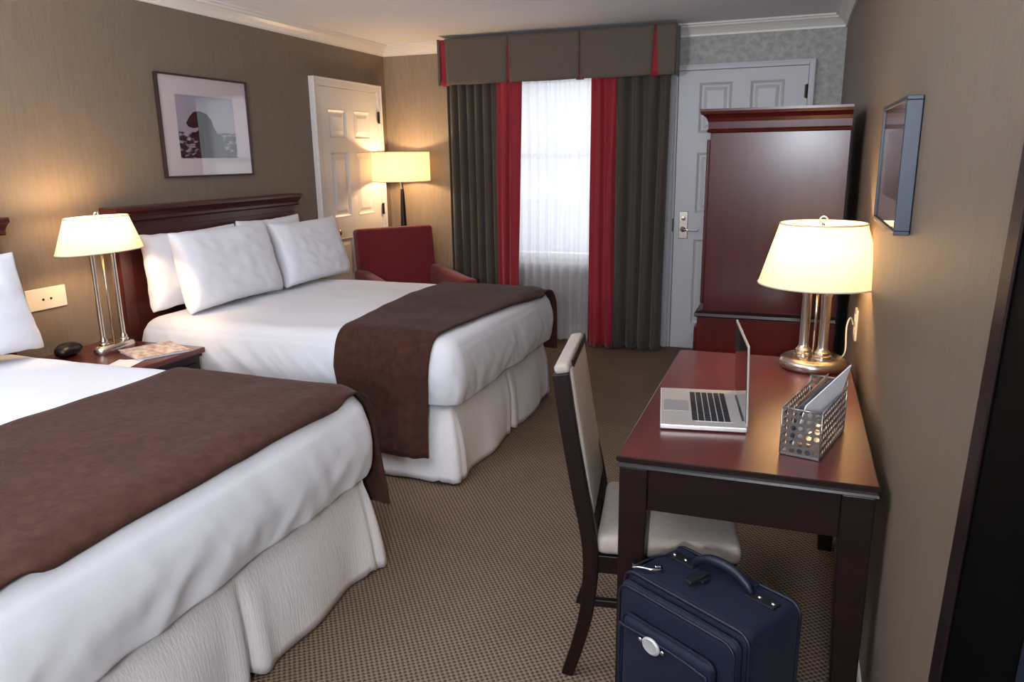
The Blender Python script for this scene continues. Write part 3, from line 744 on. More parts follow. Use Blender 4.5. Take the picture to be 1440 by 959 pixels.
# ------------------------------------------------------------------ framed pictures
def blob(bm, pts, y0, y1, z, mi=0): pass
def picture(name, label, Y0, Y1, z0, z1, X, sgn, depth, fw, inner, frame_m, kind):
    """sgn=+1: hangs on left wall facing +X; -1: on the right wall facing -X"""
    t = thing(name, label, 'picture', (X, (Y0+Y1)/2, z0), 0)
    w, h = (Y1-Y0)/2, z1-z0
    def bx_(xa, xb, ya, yb, za, zb):
        a_, b_ = sorted((xa*sgn, xb*sgn)); return (a_, b_, ya, yb, za, zb)
    obj('frame', B(bx_(0, depth, -w, w, 0, fw), bx_(0, depth, -w, w, h-fw, h), bx_(0, depth, -w, -w+fw, fw, h-fw), bx_(0, depth, w-fw, w, fw, h-fw)), frame_m, t, bevel=.0015)
    m_ = obj('mat_board', B(bx_(.001, depth-.010, -w+fw, w-fw, fw, h-fw)), M['mat_board'], t)
    (a0, a1, b0, b1) = inner     # Y range and z range of the print, relative to centre / bottom
    xf = depth-.0095
    obj('print_sky' if kind == 1 else 'print', B(bx_(depth-.0100, depth-.0090, a0, a1, b0, b1)), M['print_sky'] if kind == 1 else M['print_dusk'], m_)
    if kind == 1:
        pw, ph = a1-a0, b1-b0
        obj('surf', B(bx_(depth-.0090, depth-.0088, a0, a1, b0, b0+ph*.42)), M['surf'], m_)
        bm = bmesh.new(); pts = []
        rock = [(.14,.56),(.17,.50),(.26,.48),(.34,.50),(.33,.45),(.20,.37),(.27,.34),(.33,.29),(.24,.2),(.33,.13),(.2,.05),(.26,.0),(.66,.0),(.97,.0),(.98,.06),(.80,.12),(.72,.26),(.66,.40),(.60,.52),(.58,.62),(.50,.72),(.38,.76),(.28,.74),(.20,.66)]
        vs = [bm.verts.new(((depth-.0086)*sgn, a0+pw*u, b0+ph*v)) for u, v in rock]
        f = bm.faces.new(vs); r = bmesh.ops.extrude_face_region(bm, geom=[f])
        for v in r['geom']:
            if isinstance(v, bmesh.types.BMVert): v.co.x += .0002*sgn
        bmesh.ops.triangulate(bm, faces=bm.faces[:]); bmesh.ops.recalc_face_normals(bm, faces=bm.faces)
        obj('rock', bm, M['print_rock'], m_)
    else:
        pw, ph = a1-a0, b1-b0
        obj('dark_hill', B(bx_(depth-.0090, depth-.0088, a0, a1, b0, b0+ph*.3)), M['frame_dark'], m_)
    obj('glass', B(bx_(depth-.006, depth-.004, -w+fw, w-fw, fw, h-fw)), M['glass'], t)
picture('framed_picture', 'framed black and white rocky seascape above the mahogany headboard', 3.452, 4.203, 1.417, 1.992, XL+.002, 1, .025, .010, (-.245, .24, .108, .465), M['frame_dark'], 1)
picture('framed_picture', 'thick framed picture on the right wall above the desk lamp', 2.00, 2.52, 1.315, 1.632, XR-.002, -1, .034, .010, (-.17, .17, .075, .245), M['steel_frame'], 2)

# ------------------------------------------------------------------ floor lamp
t = thing('floor_lamp', 'lit drum-shade floor lamp in the corner behind the armchair', 'lamp', (-3.085, 5.75, 0))
bm = bmesh.new(); lathe(bm, [(.001,0),(.14,0),(.14,.02),(.12,.03),(.04,.036),(.001,.036)], 40); obj('base', bm, M['espresso'], t, smooth=True, angle=40)
bm = bmesh.new(); lathe(bm, [(.001,.036),(.036,.036),(.034,.3),(.028,.9),(.017,1.22),(.013,1.26),(.001,1.26)], 24); obj('stem', bm, M['espresso'], t, smooth=True, angle=60)
bm = bmesh.new(); lathe(bm, [(.001,1.26),(.012,1.26),(.012,1.30),(.018,1.31),(.018,1.36),(.001,1.36)], 16); obj('socket', bm, M['nickel'], t, smooth=True, angle=40)
bm = bmesh.new(); lathe(bm, [(.001,1.36),(.013,1.36),(.028,1.40),(.03,1.42),(.02,1.44),(.001,1.447)], 20); bl = obj('bulb', bm, M['bulb'], t, smooth=True)
bm = bmesh.new(); n = 64; rings = [[bm.verts.new((.238*math.cos(2*PI*i/n), .238*math.sin(2*PI*i/n), 1.322+.236*k/6)) for i in range(n)] for k in range(7)]
for A_, B_ in zip(rings, rings[1:]):
    for i in range(n): bm.faces.new((A_[i], A_[(i+1)%n], B_[(i+1)%n], B_[i]))
sh = obj('lamp_shade', bm, M['shade'], t, smooth=True)
for z in (1.322, 1.558):
    bm = bmesh.new(); pts = [(.238*math.cos(2*PI*i/n), .238*math.sin(2*PI*i/n), z) for i in range(n)]; tube(bm, pts+[pts[0]], .0035, 6, False); obj('shade_rim', bm, M['ivory'], sh, smooth=True)
bm = bmesh.new()
for k in range(3): an = 2*PI*k/3; tube(bm, [(0,0,1.35),(.237*math.cos(an), .237*math.sin(an), 1.35)], .002, 6)
obj('spider', bm, M['nickel'], t)
lt = bpy.data.lights.new('floor_lamp_light', 'POINT'); lt.energy = 15; lt.color = (1, .68, .37); lt.shadow_soft_size = .035
lo = bpy.data.objects.new('floor_lamp_light', lt); COL.objects.link(lo); lo.parent = t; lo.location = (0, 0, 1.43)

# ------------------------------------------------------------------ armchair (local: x = width, faces -y)
def soft_box(bm, x0, x1, y0, y1, z0, z1, r=.03, seed=0, sub=5, puff=.0, mx=None):
    bm2 = bmesh.new(); box(bm2, x0, x1, y0, y1, z0, z1)
    bmesh.ops.bevel(bm2, geom=bm2.edges[:], offset=r, segments=4, profile=.5, affect='EDGES')
    bmesh.ops.subdivide_edges(bm2, edges=[e for e in bm2.edges if e.calc_length() > .1], cuts=sub, use_grid_fill=True)
    c = Vector(((x0+x1)/2, (y0+y1)/2, (z0+z1)/2)); hx, hy, hz = (x1-x0)/2, (y1-y0)/2, (z1-z0)/2
    for v in bm2.verts:
        d = v.co-c; u = (d.x/hx, d.y/hy, d.z/hz)
        k = puff*(1-u[0]**2 if abs(u[0]) < 1 else 0)*(1-u[1]**2 if abs(u[1]) < .98 else (1 if hy < hx and hy < hz else 0))
        v.co += d.normalized()*(.003*nz(v.co.x*6+seed, v.co.y*6, v.co.z*6))
        if puff:
            if hz <= hx and hz <= hy: v.co.z += math.copysign(puff*(1-u[0]**2)*(1-u[1]**2), d.z)
            elif hy <= hx: v.co.y += math.copysign(puff*(1-u[0]**2)*(1-u[2]**2), d.y)
            else: v.co.x += math.copysign(puff*(1-u[1]**2)*(1-u[2]**2), d.x)
    if mx: bm2.transform(mx)
    me = bpy.data.meshes.new('tmp'); bm2.to_mesh(me); bm2.free(); bm.from_mesh(me); bpy.data.meshes.remove(me)
def SB(*a, **k):
    bm = bmesh.new(); soft_box(bm, *a, **k); return bm
ang = math.radians(51.6)
Am, Bm = Vector((-3.225, 5.18)), Vector((-2.806, 5.71)); mid = (Am+Bm)/2
t = thing('armchair', 'crimson upholstered armchair in the corner beyond the far bed', 'armchair', (mid.x, mid.y, 0), ang)
lean = Matrix.Translation((0,0,.42)) @ Matrix.Rotation(math.radians(-7),4,'X') @ Matrix.Translation((0,0,-.42))
obj('backrest', SB(-.325, .325, -.07, .06, .30, .975, r=.028, puff=.012, mx=Matrix.Translation((0,-.05,0)) @ lean), M['red_chair'], t, smooth=True)
obj('seat_base', SB(-.26, .26, -.70, -.04, .16, .33, r=.02), M['red_chair'], t, smooth=True)
obj('seat_cushion', SB(-.255, .255, -.71, -.10, .335, .47, r=.035, puff=.015), M['red_chair'], t, smooth=True)
for s_ in (-1, 1):
    bm = bmesh.new(); soft_box(bm, s_*.315-.052, s_*.315+.052, -.73, -.02, .16, .655, r=.03)
    for v in bm.verts:
        if v.co.z > .4: v.co.z += .05*sm(-.7, 0, v.co.y)-.045
    obj('armrest', bm, M['red_chair'], t, smooth=True)
    for y in (-.64, -.08):
        bm = bmesh.new(); lathe(bm, [(.001,0),(.016,0),(.024,.165),(.001,.165)], 14, (s_*.27, y)); obj('leg', bm, M['espresso'], t, smooth=True, angle=40)

# ------------------------------------------------------------------ armoire
t = thing('armoire', 'tall dark mahogany armoire standing against the right wall', 'armoire', (0, 3.6, 0))
ax0, ax1, ad = -.372, .205, .98
obj('upper_cabinet', B((ax0, ax1, 0, ad, .785, 1.60)), M['mahog_side'], t, bevel=.003)
bm = bmesh.new()
pr = [(0,1.60),(.012,1.60),(.016,1.608),(.010,1.616),(.012,1.645),(.018,1.66),(.03,1.672),(.042,1.678),(.045,1.69),(.045,1.70),(0,1.70)]
def ring_mold(bm, pr, x0, x1, y0, y1):
    """moulding that runs round front (-x), near side (-y), far side"""
    rows = []
    for o_, z in pr: rows.append([(x1, y0-o_, z), (x0-o_, y0-o_, z), (x0-o_, y1+o_, z), (x1, y1+o_, z)])
    V = [[bm.verts.new(p) for p in r] for r in rows]; n = len(V)
    for i in range(n):
        a_, b_ = V[i], V[(i+1)%n]
        for j in range(3): bm.faces.new((a_[j], a_[j+1], b_[j+1], b_[j]))
    bm.faces.new([v[0] for v in V]); bm.faces.new([v[3] for v in reversed(V)])
ring_mold(bm, [(-.05, 1.60)]+pr[1:-1]+[(-.05, 1.70)], ax0, ax1, 0, ad); box(bm, ax0+.02, ax1, .02, ad-.02, 1.60, 1.699)
bmesh.ops.recalc_face_normals(bm, faces=bm.faces)
obj('crown', bm, M['mahog_side'], t)
obj('lower_cabinet', B((ax0-.022, ax1, -.022, ad+.02, .09, .765)), M['mahog_side'], t, bevel=.003)
bm = bmesh.new(); ring_mold(bm, [(-.02,.765),(.026,.765),(.036,.772),(.034,.785),(.024,.79),(.004,.795),(-.02,.795)], ax0, ax1, 0, ad); bmesh.ops.recalc_face_normals(bm, faces=bm.faces)
obj('waist_molding', bm, M['mahog'], t)
obj('plinth', B((ax0-.035, ax1, -.035, ad+.03, 0, .09)), M['mahog'], t, bevel=.006)
for k in range(2):
    d = obj('door', B((ax0-.018, ax0-.002, .03+k*.465, .485+k*.465, .82, 1.57)), M['mahog_side'], t, bevel=.004)
    bm = bmesh.new(); lathe(bm, [(.001,0),(.012,0),(.007,.014),(.014,.024),(.001,.03)], 14); bm.transform(Matrix.Translation((ax0-.017, .45 if k == 0 else .53, 1.15)) @ Matrix.Rotation(-PI/2,4,'Y')); obj('knob', bm, M['nickel'], d, smooth=True)
    d = obj('drawer', B((ax0-.04, ax0-.023, .02, .96, .12+k*.31, .40+k*.31)), M['mahog_side'], t, bevel=.004)
    for y in (.25, .73):
        bm = bmesh.new(); lathe(bm, [(.001,0),(.012,0),(.007,.014),(.014,.024),(.001,.03)], 14); bm.transform(Matrix.Translation((ax0-.039, y, .26+k*.31)) @ Matrix.Rotation(-PI/2,4,'Y')); obj('knob', bm, M['nickel'], d, smooth=True)

# ------------------------------------------------------------------ desk
t = thing('desk', 'mahogany writing desk with square tapered legs along the right wall', 'desk', (-.079, 2.41, 0))
dx0, dx1, dy0, dy1 = -.311, .313, -.588, .582
bm = bmesh.new()
pr = [(-.06,.75),(-.004,.75),(0,.748),(0,.738),(-.006,.733),(-.002,.728),(0,.722),(-.010,.716),(-.06,.716)]
rows = [[(dx0-o_, dy0-o_, z), (dx1+o_, dy0-o_, z), (dx1+o_, dy1+o_, z), (dx0-o_, dy1+o_, z)] for o_, z in pr]
V = [[bm.verts.new(p) for p in r] for r in rows]
for a_, b_ in zip(V, V[1:]):
    for j in range(4): bm.faces.new((a_[j], a_[(j+1)%4], b_[(j+1)%4], b_[j]))
bm.faces.new(V[0]); bm.faces.new(list(reversed(V[-1]))); bmesh.ops.recalc_face_normals(bm, faces=bm.faces)
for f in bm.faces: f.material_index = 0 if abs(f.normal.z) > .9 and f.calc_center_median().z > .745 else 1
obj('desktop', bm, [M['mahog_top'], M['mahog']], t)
for (lx, sx) in ((dx0+.043, -1), (dx1-.043, 1)):
    for (ly, sy) in ((dy0+.05, -1), (dy1-.05, 1)):
        bm = bmesh.new(); w_ = .037; q = .026
        A_ = [bm.verts.new((lx+a*w_, ly+b*w_, .716)) for a, b in ((-1,-1),(1,-1),(1,1),(-1,1))]
        A2 = [bm.verts.new((lx+a*w_, ly+b*w_, .56)) for a, b in ((-1,-1),(1,-1),(1,1),(-1,1))]
        C_ = [bm.verts.new((lx+sx*(w_-q)+a*q, ly+sy*(w_-q)+b*q, 0)) for a, b in ((-1,-1),(1,-1),(1,1),(-1,1))]
        for P_, Q_ in ((A_, A2), (A2, C_)):
            for j in range(4): bm.faces.new((P_[j], P_[(j+1)%4], Q_[(j+1)%4], Q_[j]))
        bm.faces.new(A_); bm.faces.new(list(reversed(C_))); bmesh.ops.recalc_face_normals(bm, faces=bm.faces)
        obj('leg', bm, M['mahog'], t, bevel=.003)
for b_ in ((dx0+.08, dx1-.08, dy0+.02, dy0+.042, .60, .716), (dx0+.08, dx1-.08, dy1-.042, dy1-.02, .60, .716), (dx0+.015, dx0+.037, dy0+.087, dy1-.087, .60, .716), (dx1-.037, dx1-.015, dy0+.087, dy1-.087, .60, .716)):
    obj('apron', B(b_), M['mahog'], t, bevel=.002)

# ------------------------------------------------------------------ laptop
lyaw = math.radians(9)
# local: x = from front edge (user) to hinge, y = width
t = thing('laptop', 'open silver laptop with black keys on the desk', 'laptop', (-.225, 2.245, .7512), lyaw)
wy, dxl = .355, .238
base = obj('base', B((-dxl/2, dxl/2, -wy/2, wy/2, .002, .016)), M['alu'], t, bevel=.003)
kb = obj('keyboard_well', B((-.02, .088, -.137, .137, .0160, .0165)), M['alu'], base)
bm = bmesh.new()
for r in range(6):
    n = 14 if r < 5 else 14
    for c in range(n):
        kx = .078-.0182*(r)-(.0 if r else 0); y = -.134+c*.0194
        if r == 5 and 4 <= c <= 8:
            if c == 4: box(bm, kx-.0155, kx, y, y+.0194*5-.003, .0165, .0178)
            continue
        box(bm, kx-.0155, kx, y, y+.0165, .0165, .0178)
obj('keys', bm, M['key'], base, bevel=.001)
obj('trackpad', B((-.108, -.036, -.052, .052, .0160, .0164)), mat('trackpad_grey', (176,174,176), rough=.4, metal=.5), base)
bm = bmesh.new(); tube(bm, [(dxl/2-.004, -.12, .014), (dxl/2-.004, .12, .014)], .006, 10); obj('hinge', bm, M['key'], base, smooth=True)
lidm = Matrix.Translation((dxl/2-.004, 0, .018)) @ Matrix.Rotation(math.radians(-2), 4, 'Y')
bm = B((0, .006, -wy/2, wy/2, 0, .232)); bm.transform(lidm); lid = obj('screen_lid', bm, M['alu'], t, bevel=.0025)
bm = B((-.0012, 0, -wy/2+.005, wy/2-.005, .010, .227)); bm.transform(lidm); obj('display', bm, M['screen'], lid)
for (fx, fy) in ((-.1,-.15),(-.1,.15),(.1,-.15),(.1,.15)):
    bm = bmesh.new(); lathe(bm, [(.001,0),(.006,0),(.006,.002),(.001,.002)], 10, (fx, fy)); obj('foot', bm, M['rubber'], t)

# ------------------------------------------------------------------ letter holder with punched sides
def punched(bm, mx, nc, nr, cw, ch, top=None, th=.0015, rr=.36):
    """grid of square cells, each with a round hole, in local (u,v) plane; extruded"""
    n = 12
    fs = []
    for c in range(nc):
        for r in range(nr):
            x0, z0 = c*cw, r*ch
            if top and top((c+.5)/nc) < z0+ch*.6: continue
            zt_ = z0+ch
            cx_, cz_ = x0+cw/2, z0+ch/2; R_ = min(cw, ch)*rr
            out = []; inn = []
            for k in range(n):
                a_ = 2*PI*k/n+PI/4; ca, sa = math.cos(a_), math.sin(a_); m_ = max(abs(ca), abs(sa))
                out.append((cx_+ca/m_*cw/2, cz_+sa/m_*ch/2)); inn.append((cx_+ca*R_, cz_+sa*R_))
            for y in (0, th):
                vo = [bm.verts.new(mx @ Vector((p[0], y, p[1]))) for p in out]; vi = [bm.verts.new(mx @ Vector((p[0], y, p[1]))) for p in inn]
                for k in range(n): bm.faces.new((vo[k], vo[(k+1)%n], vi[(k+1)%n], vi[k]))
                fs.append(vi)
            a1, a2 = fs[-2], fs[-1]
            for k in range(n): bm.faces.new((a1[k], a1[(k+1)%n], a2[(k+1)%n], a2[k]))
t = thing('letter_holder', 'silver metal letter holder punched with round holes at the desk front corner', 'letter holder', (.055, 1.953, .7512), math.radians(-15))
W_, D_, Hh = .098, .27, .128
o = obj('front_panel', bmesh.new(), M['holder'], t); bm = bmesh.new(); punched(bm, Matrix.Translation((-W_/2,0,.006)), 5, 6, W_/5, .020); bmesh.ops.remove_doubles(bm, verts=bm.verts, dist=1e-5); bm.to_mesh(o.data); bm.free()
o = obj('back_panel', bmesh.new(), M['holder'], t); bm = bmesh.new(); punched(bm, Matrix.Translation((-W_/2,D_,.006)), 5, 7, W_/5, .020); bmesh.ops.remove_doubles(bm, verts=bm.verts, dist=1e-5); bm.to_mesh(o.data); bm.free()
for x in (-W_/2, W_/2):
    o = obj('side_panel', bmesh.new(), M['holder'], t); bm = bmesh.new()
    punched(bm, Matrix.Translation((x, 0, .006)) @ Matrix.Rotation(PI/2, 4, 'Z'), 13, 6, D_/13, .020); bmesh.ops.remove_doubles(bm, verts=bm.verts, dist=1e-5); bm.to_mesh(o.data); bm.free()
obj('floor_tray', B((-W_/2-.001, W_/2+.001, 0, D_+.001, 0, .006)), M['holder'], t, bevel=.001)
bm = bmesh.new(); zr = .006+.12
tube(bm, [(-W_/2,0,zr),(W_/2,0,zr)], .0022, 8); tube(bm, [(-W_/2,0,zr),(-W_/2,D_,zr)], .0022, 8); tube(bm, [(W_/2,0,zr),(W_/2,D_,zr)], .0022, 8); tube(bm, [(-W_/2,D_,.146),(W_/2,D_,.146)], .0022, 8)
for x in (-W_/2, W_/2): tube(bm, [(x,0,.003),(x,0,zr)], .0018, 8); tube(bm, [(x,D_,.003),(x,D_,.146)], .0018, 8)
obj('rim_wire', bm, M['holder'], t, smooth=True)
HM = Matrix.Translation((.055, 1.953, .7512)) @ Matrix.Rotation(math.radians(-15), 4, 'Z')
def brochure(label, D, run, up, m, th):
    """card standing askew in the holder: D lowest front corner, run = lower edge, up = front edge"""
    run, up = Vector(run), Vector(up); n = run.cross(up).normalized()*th
    bm = bmesh.new(); lo = [bm.verts.new(p) for p in (Vector(), run, run+up, up)]; hi = [bm.verts.new(p+n) for p in (Vector(), run, run+up, up)]
    bm.faces.new(lo); bm.faces.new(list(reversed(hi)))
    for k in range(4): bm.faces.new((lo[k], lo[(k+1)%4], hi[(k+1)%4], hi[k]))
    bmesh.ops.recalc_face_normals(bm, faces=bm.faces)
    o = obj('brochure', bm, m, None)
    o.matrix_world = HM @ Matrix.Translation(D)
    tag(o, label, 'brochure')
brochure('tall white brochure standing highest in the letter holder', (-.028,.028,.012), (.063,.190,.074), (.022,.022,.112), M['paper'], .003)
brochure('grey brochure just left of the white one in the letter holder', (-.040,.040,.012), (.050,.150,.052), (.010,.018,.098), M['paper_grey2'], .002)
brochure('brown printed brochure on the laptop side of the letter holder', (-.042,.085,.012), (.040,.140,.056), (.004,.016,.098), M['paper_brown'], .002)

# ------------------------------------------------------------------ desk chair
CX, CY = -.525, 1.915
t = thing('desk_chair', 'dark wooden desk chair with cream upholstered seat and back', 'chair', (CX, CY, 0), math.radians(9))
def post(bm, prof, y, w=.032, d=.034):
    """swept rectangular post in the x-z plane"""
    pts = spline([(p[0]-CX, y-CY, p[1]) for p in prof], 5); rows = []
    for i, p in enumerate(pts):
        tg = (pts[min(i+1,len(pts)-1)]-pts[max(i-1,0)]).normalized(); nrm = Vector((tg.z, 0, -tg.x))
        taper = 1-.25*(1-min(1, p.z/.42))
        rows.append([p+nrm*(d/2*taper*a)+Vector((0, w/2*b, 0)) for a, b in ((-1,-1),(1,-1),(1,1),(-1,1))])
    V = [[bm.verts.new(q) for q in r] for r in rows]
    for a_, b_ in zip(V, V[1:]):
        for j in range(4): bm.faces.new((a_[j], a_[(j+1)%4], b_[(j+1)%4], b_[j]))
    bm.faces.new(V[0]); bm.faces.new(V[-1]); bmesh.ops.recalc_face_normals(bm, faces=bm.faces)
rear = [(-.545,0), (-.510,.12), (-.485,.25), (-.480,.42), (-.512,.60), (-.540,.76), (-.566,.935)]
Ya, Yb_ = 1.915, 2.29
for y in (Ya, Yb_):
    bm = bmesh.new(); post(bm, rear, y, w=.03, d=.046); obj('rear_leg', bm, M['espresso'], t, bevel=.003)
for y in (Ya+.01, Yb_-.01):
    bm = bmesh.new(); post(bm, [(-.085,0), (-.088,.2), (-.09,.385)], y, w=.032, d=.036); obj('front_leg', bm, M['espresso'], t, bevel=.003)
def inch(b): return (b[0]-CX, b[1]-CX, b[2]-CY, b[3]-CY, b[4], b[5])
for b_ in ((-.48, -.09, Ya-.008, Ya+.012, .345, .40), (-.48, -.09, Yb_-.012, Yb_+.008, .345, .40), (-.095, -.073, Ya+.02, Yb_-.02, .345, .40), (-.495, -.473, Ya+.02, Yb_-.02, .345, .40)):
    obj('seat_rail', B(inch(b_)), M['espresso'], t, bevel=.002)
for b_ in ((-.48, -.095, Ya-.008, Ya+.012, .235, .258), (-.48, -.095, Yb_-.012, Yb_+.008, .235, .258), (-.30, -.28, Ya+.012, Yb_-.012, .237, .256)):
    obj('stretcher', B(inch(b_)), M['espresso'], t, bevel=.003)
bm = bmesh.new(); soft_box(bm, -.462-CX, -.065-CX, Ya-.012-CY, Yb_+.012-CY, .402, .462, r=.022, puff=.010, seed=3); obj('seat', bm, M['cream'], t, smooth=True)
bm = bmesh.new(); soft_box(bm, -.014, .030, Ya+.017-CY, Yb_-.017-CY, 0, .44, r=.012, puff=.006, seed=5)
bl_ = Matrix.Translation((-.500-CX, 0, .505)) @ Matrix.Rotation(math.radians(-8.8), 4, 'Y'); bm.transform(bl_); obj('backrest', bm, M['cream'], t, smooth=True)
bm = bmesh.new(); soft_box(bm, -.016, .026, Ya-.010-CY, Yb_+.006-CY, .432, .460, r=.011, seed=6); bm.transform(bl_); obj('backrest_cap', bm, M['cream'], t, smooth=True)
bm = bmesh.new(); box(bm, .0265, .032, Ya+.05-CY, Yb_+.004-CY, .434, .456); bm.transform(bl_); obj('cap_strip', bm, M['espresso'], t, bevel=.002)
bm = bmesh.new(); box(bm, -.010, .012, Ya+.017-CY, Yb_-.017-CY, -.035, -.004); bm.transform(bl_); obj('lower_back_rail', bm, M['espresso'], t, bevel=.002)

# ------------------------------------------------------------------ suitcase (local: x = width, -y = front)
t = thing('suitcase', 'navy blue soft-sided rolling case in front of the desk', 'suitcase', (-.134, 1.687, 0), math.radians(-32))
w_, d_, h_ = .182, .118, .497
body = obj('body', SB(-w_, w_, -d_+.03, d_, .03, h_, r=.022, seed=9, puff=0), M['bag'], t, smooth=True)
bm = bmesh.new(); soft_box(bm, -w_+.006, w_-.006, -d_-.004, -d_+.032, .045, h_-.010, r=.022, seed=12, puff=.008)
fp = obj('front_panel', bm, M['bag'], t, smooth=True)
bm = bmesh.new(); soft_box(bm, -w_+.04, w_-.05, -d_-.028, -d_-.000, .07, h_-.075, r=.022, seed=14, puff=.012)
pk = obj('front_pocket', bm, M['bag'], t, smooth=True)
def loop(x0, x1, y, z0, z1, r):
    pts = []
    for cx_, cz_, th in ((x1-r, z1-r, 0), (x0+r, z1-r, PI/2), (x0+r, z0+r, PI), (x1-r, z0+r, 1.5*PI)):
        for i in range(6): a_ = th+PI/2*i/5; pts.append((cx_+r*math.cos(a_), y, cz_+r*math.sin(a_)))
    return pts+[pts[0]]
for y, zz in ((-d_+.030, h_-.004), (d_-.012, h_-.004)):
    bm = bmesh.new(); tube(bm, loop(-w_-.001, w_+.001, y, .03, h_+.002, .03), .0042, 8, False); obj('piping', bm, M['bag_dark'], t, smooth=True)
bm = bmesh.new(); tube(bm, loop(-w_+.012, w_-.012, -d_-.004, .055, h_-.016, .03), .0035, 8, False); obj('zipper', bm, M['bag_dark'], fp, smooth=True)
bm = bmesh.new(); tube(bm, spline([(-w_+.045,-d_-.028,.10),(-w_+.045,-d_-.034,h_-.13),(-w_+.07,-d_-.036,h_-.10),(w_-.09,-d_-.036,h_-.10),(w_-.055,-d_-.034,h_-.14),(w_-.055,-d_-.028,.10)], 8), .003, 8); obj('pocket_zipper', bm, M['bag_dark'], pk, smooth=True)
# oval badge with two studs
bm = bmesh.new(); lathe(bm, [(.001,0),(.021,0),(.021,.003),(.017,.006),(.016,.0055),(.001,.0065)], 32); bm.transform(Matrix.Translation((-.030,-d_-.041,h_-.105)) @ Matrix.Rotation(PI/2,4,'X') @ Matrix.Scale(1.25,4,Vector((1,0,0))))
bg = obj('badge', bm, mat('satin_badge_metal', (220,220,220), rough=.45, metal=.6), pk, smooth=True, angle=40)
for s_ in (-1, 1):
    bm = bmesh.new(); lathe(bm, [(.001,0),(.0065,0),(.005,.004),(.001,.005)], 16); bm.transform(Matrix.Translation((-.030+s_*.034,-d_-.040,h_-.105)) @ Matrix.Rotation(PI/2,4,'X')); obj('stud', bm, M['chrome'], pk, smooth=True)
# top carry handle near the back edge
bm = bmesh.new(); pts = spline([(-.085,.055,h_+.004),(-.07,.055,h_+.022),(-.03,.055,h_+.040),(.03,.055,h_+.040),(.07,.055,h_+.022),(.085,.055,h_+.004)], 6)
tube(bm, pts, .011, 12, True, [ .007+.006*math.sin(PI*i/(len(pts)-1)) for i in range(len(pts))]); hd = obj('carry_handle', bm, M['bag_dark'], t, smooth=True)
for s_ in (-1, 1):
    bm = B((s_*.115-.04, s_*.115+.04, .038, .072, h_-.001, h_+.005)); sp_ = obj('handle_strap', bm, M['webbing'], t, bevel=.002)
    for q in (-.018, .018):
        bm = bmesh.new(); lathe(bm, [(.001,h_+.004),(.0065,h_+.004),(.005,h_+.008),(.001,h_+.009)], 14, (s_*.115+q+s_*.012, .055)); obj('rivet', bm, M['chrome'], sp_, smooth=True)
bm = B((-.05,-.012,.0,.03,h_+.0,h_+.010), (-.042,-.02,-.035,.04,h_+.010,h_+.016)); obj('luggage_tag', bm, M['webbing'], t, bevel=.003)
# telescopic handle cover
obj('handle_cover', B((-.075,.075,d_-.030,d_-.008,h_-.001,h_+.006)), M['bag_dark'], t, bevel=.002)
# shoulder-strap clip on the top front corner
bm = bmesh.new(); tube(bm, spline([(-w_+.01,-d_+.045,h_+.004),(-w_+.03,-d_+.05,h_+.010),(-w_+.055,-d_+.065,h_+.010),(-w_+.066,-d_+.085,h_+.008),(-w_+.055,-d_+.095,h_+.008),(-w_+.05,-d_+.082,h_+.008)], 5), .0038, 8); obj('clip', bm, M['chrome'], t, smooth=True)
bm = bmesh.new(); tube(bm, spline([(-w_-.002,-d_+.05,h_-.05),(-w_+.0,-d_+.055,h_+.004),(-w_+.012,-d_+.05,h_+.008),(-w_+.02,-d_+.11,h_+.012),(-w_+.03,-d_+.16,h_+.004)], 6), .003, 8); obj('strap_loop', bm, M['bag_dark'], t, smooth=True)
for s_ in (-1, 1):
    bm = bmesh.new(); lathe(bm, [(.001,-.014),(.03,-.014),(.032,-.008),(.032,.008),(.03,.014),(.001,.014)], 24); bm.transform(Matrix.Translation((s_*(w_-.035), d_-.028, .032)) @ Matrix.Rotation(PI/2,4,'Y')); obj('wheel', bm, M['rubber'], t, smooth=True, angle=40)
    bm = B((s_*(w_-.04)-.012, s_*(w_-.04)+.012, -d_+.02, -d_+.05, 0, .034)); obj('foot', bm, M['rubber'], t, bevel=.003)

# ------------------------------------------------------------------ leaning mirror at the right edge
t = thing('mirror', 'tall mirror in a wide black frame leaning at the photo right edge', 'mirror', (.198, .76, 0))
t.rotation_euler = (0, math.radians(1.9), 0)
y0, y1, hh, fw = -.56, .30, 1.56, .285
obj('frame', B((0,.009,y0,y0+fw,0,hh), (0,.009,y1-fw,y1-.0,0,hh), (0,.009,y0+fw,y1-fw,hh-fw,hh), (0,.009,y0+fw,y1-fw,0,.22)), M['blackframe'], t, bevel=.003)
obj('outer_bead', B((-.004,0,y1-.055,y1-.002,.0,hh), (-.004,0,y0+.002,y0+.055,0,hh), (-.004,0,y0+.055,y1-.055,hh-.055,hh)), M['redframe'], t, bevel=.003)
obj('mirror_glass', B((.003,.006,y0+fw,y1-fw,.22,hh-fw)), M['mirror'], t)

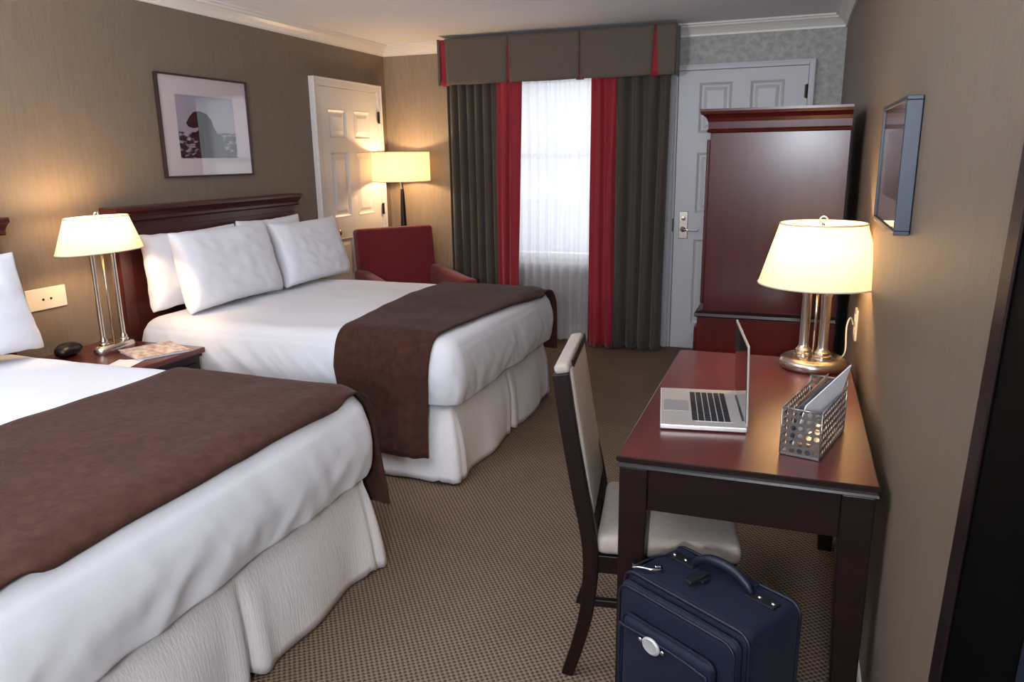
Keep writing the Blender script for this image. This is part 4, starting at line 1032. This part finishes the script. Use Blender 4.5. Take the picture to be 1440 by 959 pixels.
# ------------------------------------------------------------------ light
def area(name, loc, rot, sx, sy, energy, color):
    l = bpy.data.lights.new(name, 'AREA'); l.shape = 'RECTANGLE'; l.size = sx; l.size_y = sy; l.energy = energy; l.color = color
    o = bpy.data.objects.new(name, l); COL.objects.link(o); o.location = loc; o.rotation_euler = rot
    return o
area('daylight_window', ((WX0+WX1)/2, YB+.35, 1.45), (-PI/2, 0, 0), 1.3, 1.5, 15, (.9,.95,1))
area('rear_window_fill', ((RX0+RX1)/2, YF-.15, 1.65), (PI/2, 0, 0), .27, .72, 14, (.86,.92,1))  # added cool fill shining through the made-up rear window
# photographer's flash bounced off the ceiling
area('bounce_flash', (.06, -1.1, 1.72), (math.radians(180-62), 0, math.radians(12)), .32, .32, 85, (.84,.91,1))
area('ceiling_fill_light', (-1.9, .6, 1.6), (math.radians(180-22), 0, 0), .4, .4, 100, (.84,.91,1))  # extra unseen light, added to brighten the ceiling
W = bpy.data.worlds.new('world'); SC.world = W; W.use_nodes = True
bg = W.node_tree.nodes['Background']; bg.inputs[0].default_value = (.85,.92,1,1); bg.inputs[1].default_value = 1.0

# ------------------------------------------------------------------ camera
f_, yaw, pit, rol, ch = 1067.2621, .3542, .2384, -.0143, 1.509
cy_, sy_ = math.cos(yaw), math.sin(yaw)
fw_ = Vector((-sy_*math.cos(pit), cy_*math.cos(pit), -math.sin(pit))); r0 = Vector((cy_, sy_, 0)); u0 = r0.cross(fw_)
r_ = math.cos(rol)*r0+math.sin(rol)*u0; u_ = -math.sin(rol)*r0+math.cos(rol)*u0
cam = bpy.data.cameras.new('camera'); cam.sensor_width = 36; cam.sensor_fit = 'HORIZONTAL'; cam.lens = f_/1440*36; cam.clip_start = .02
co = bpy.data.objects.new('camera', cam); COL.objects.link(co)
mw = Matrix((r_, u_, -fw_)).transposed().to_4x4(); mw.translation = Vector((0, 0, ch)); co.matrix_world = mw
SC.camera = co
vs = SC.view_settings; vs.view_transform = 'Standard'; vs.look = 'None'; vs.gamma = 1; vs.exposure = 0; vs.use_curve_mapping = False
SC.cycles.use_denoising = True
SC.cycles.max_bounces = 8; SC.cycles.transparent_max_bounces = 12
SC.cycles.sample_clamp_indirect = 6
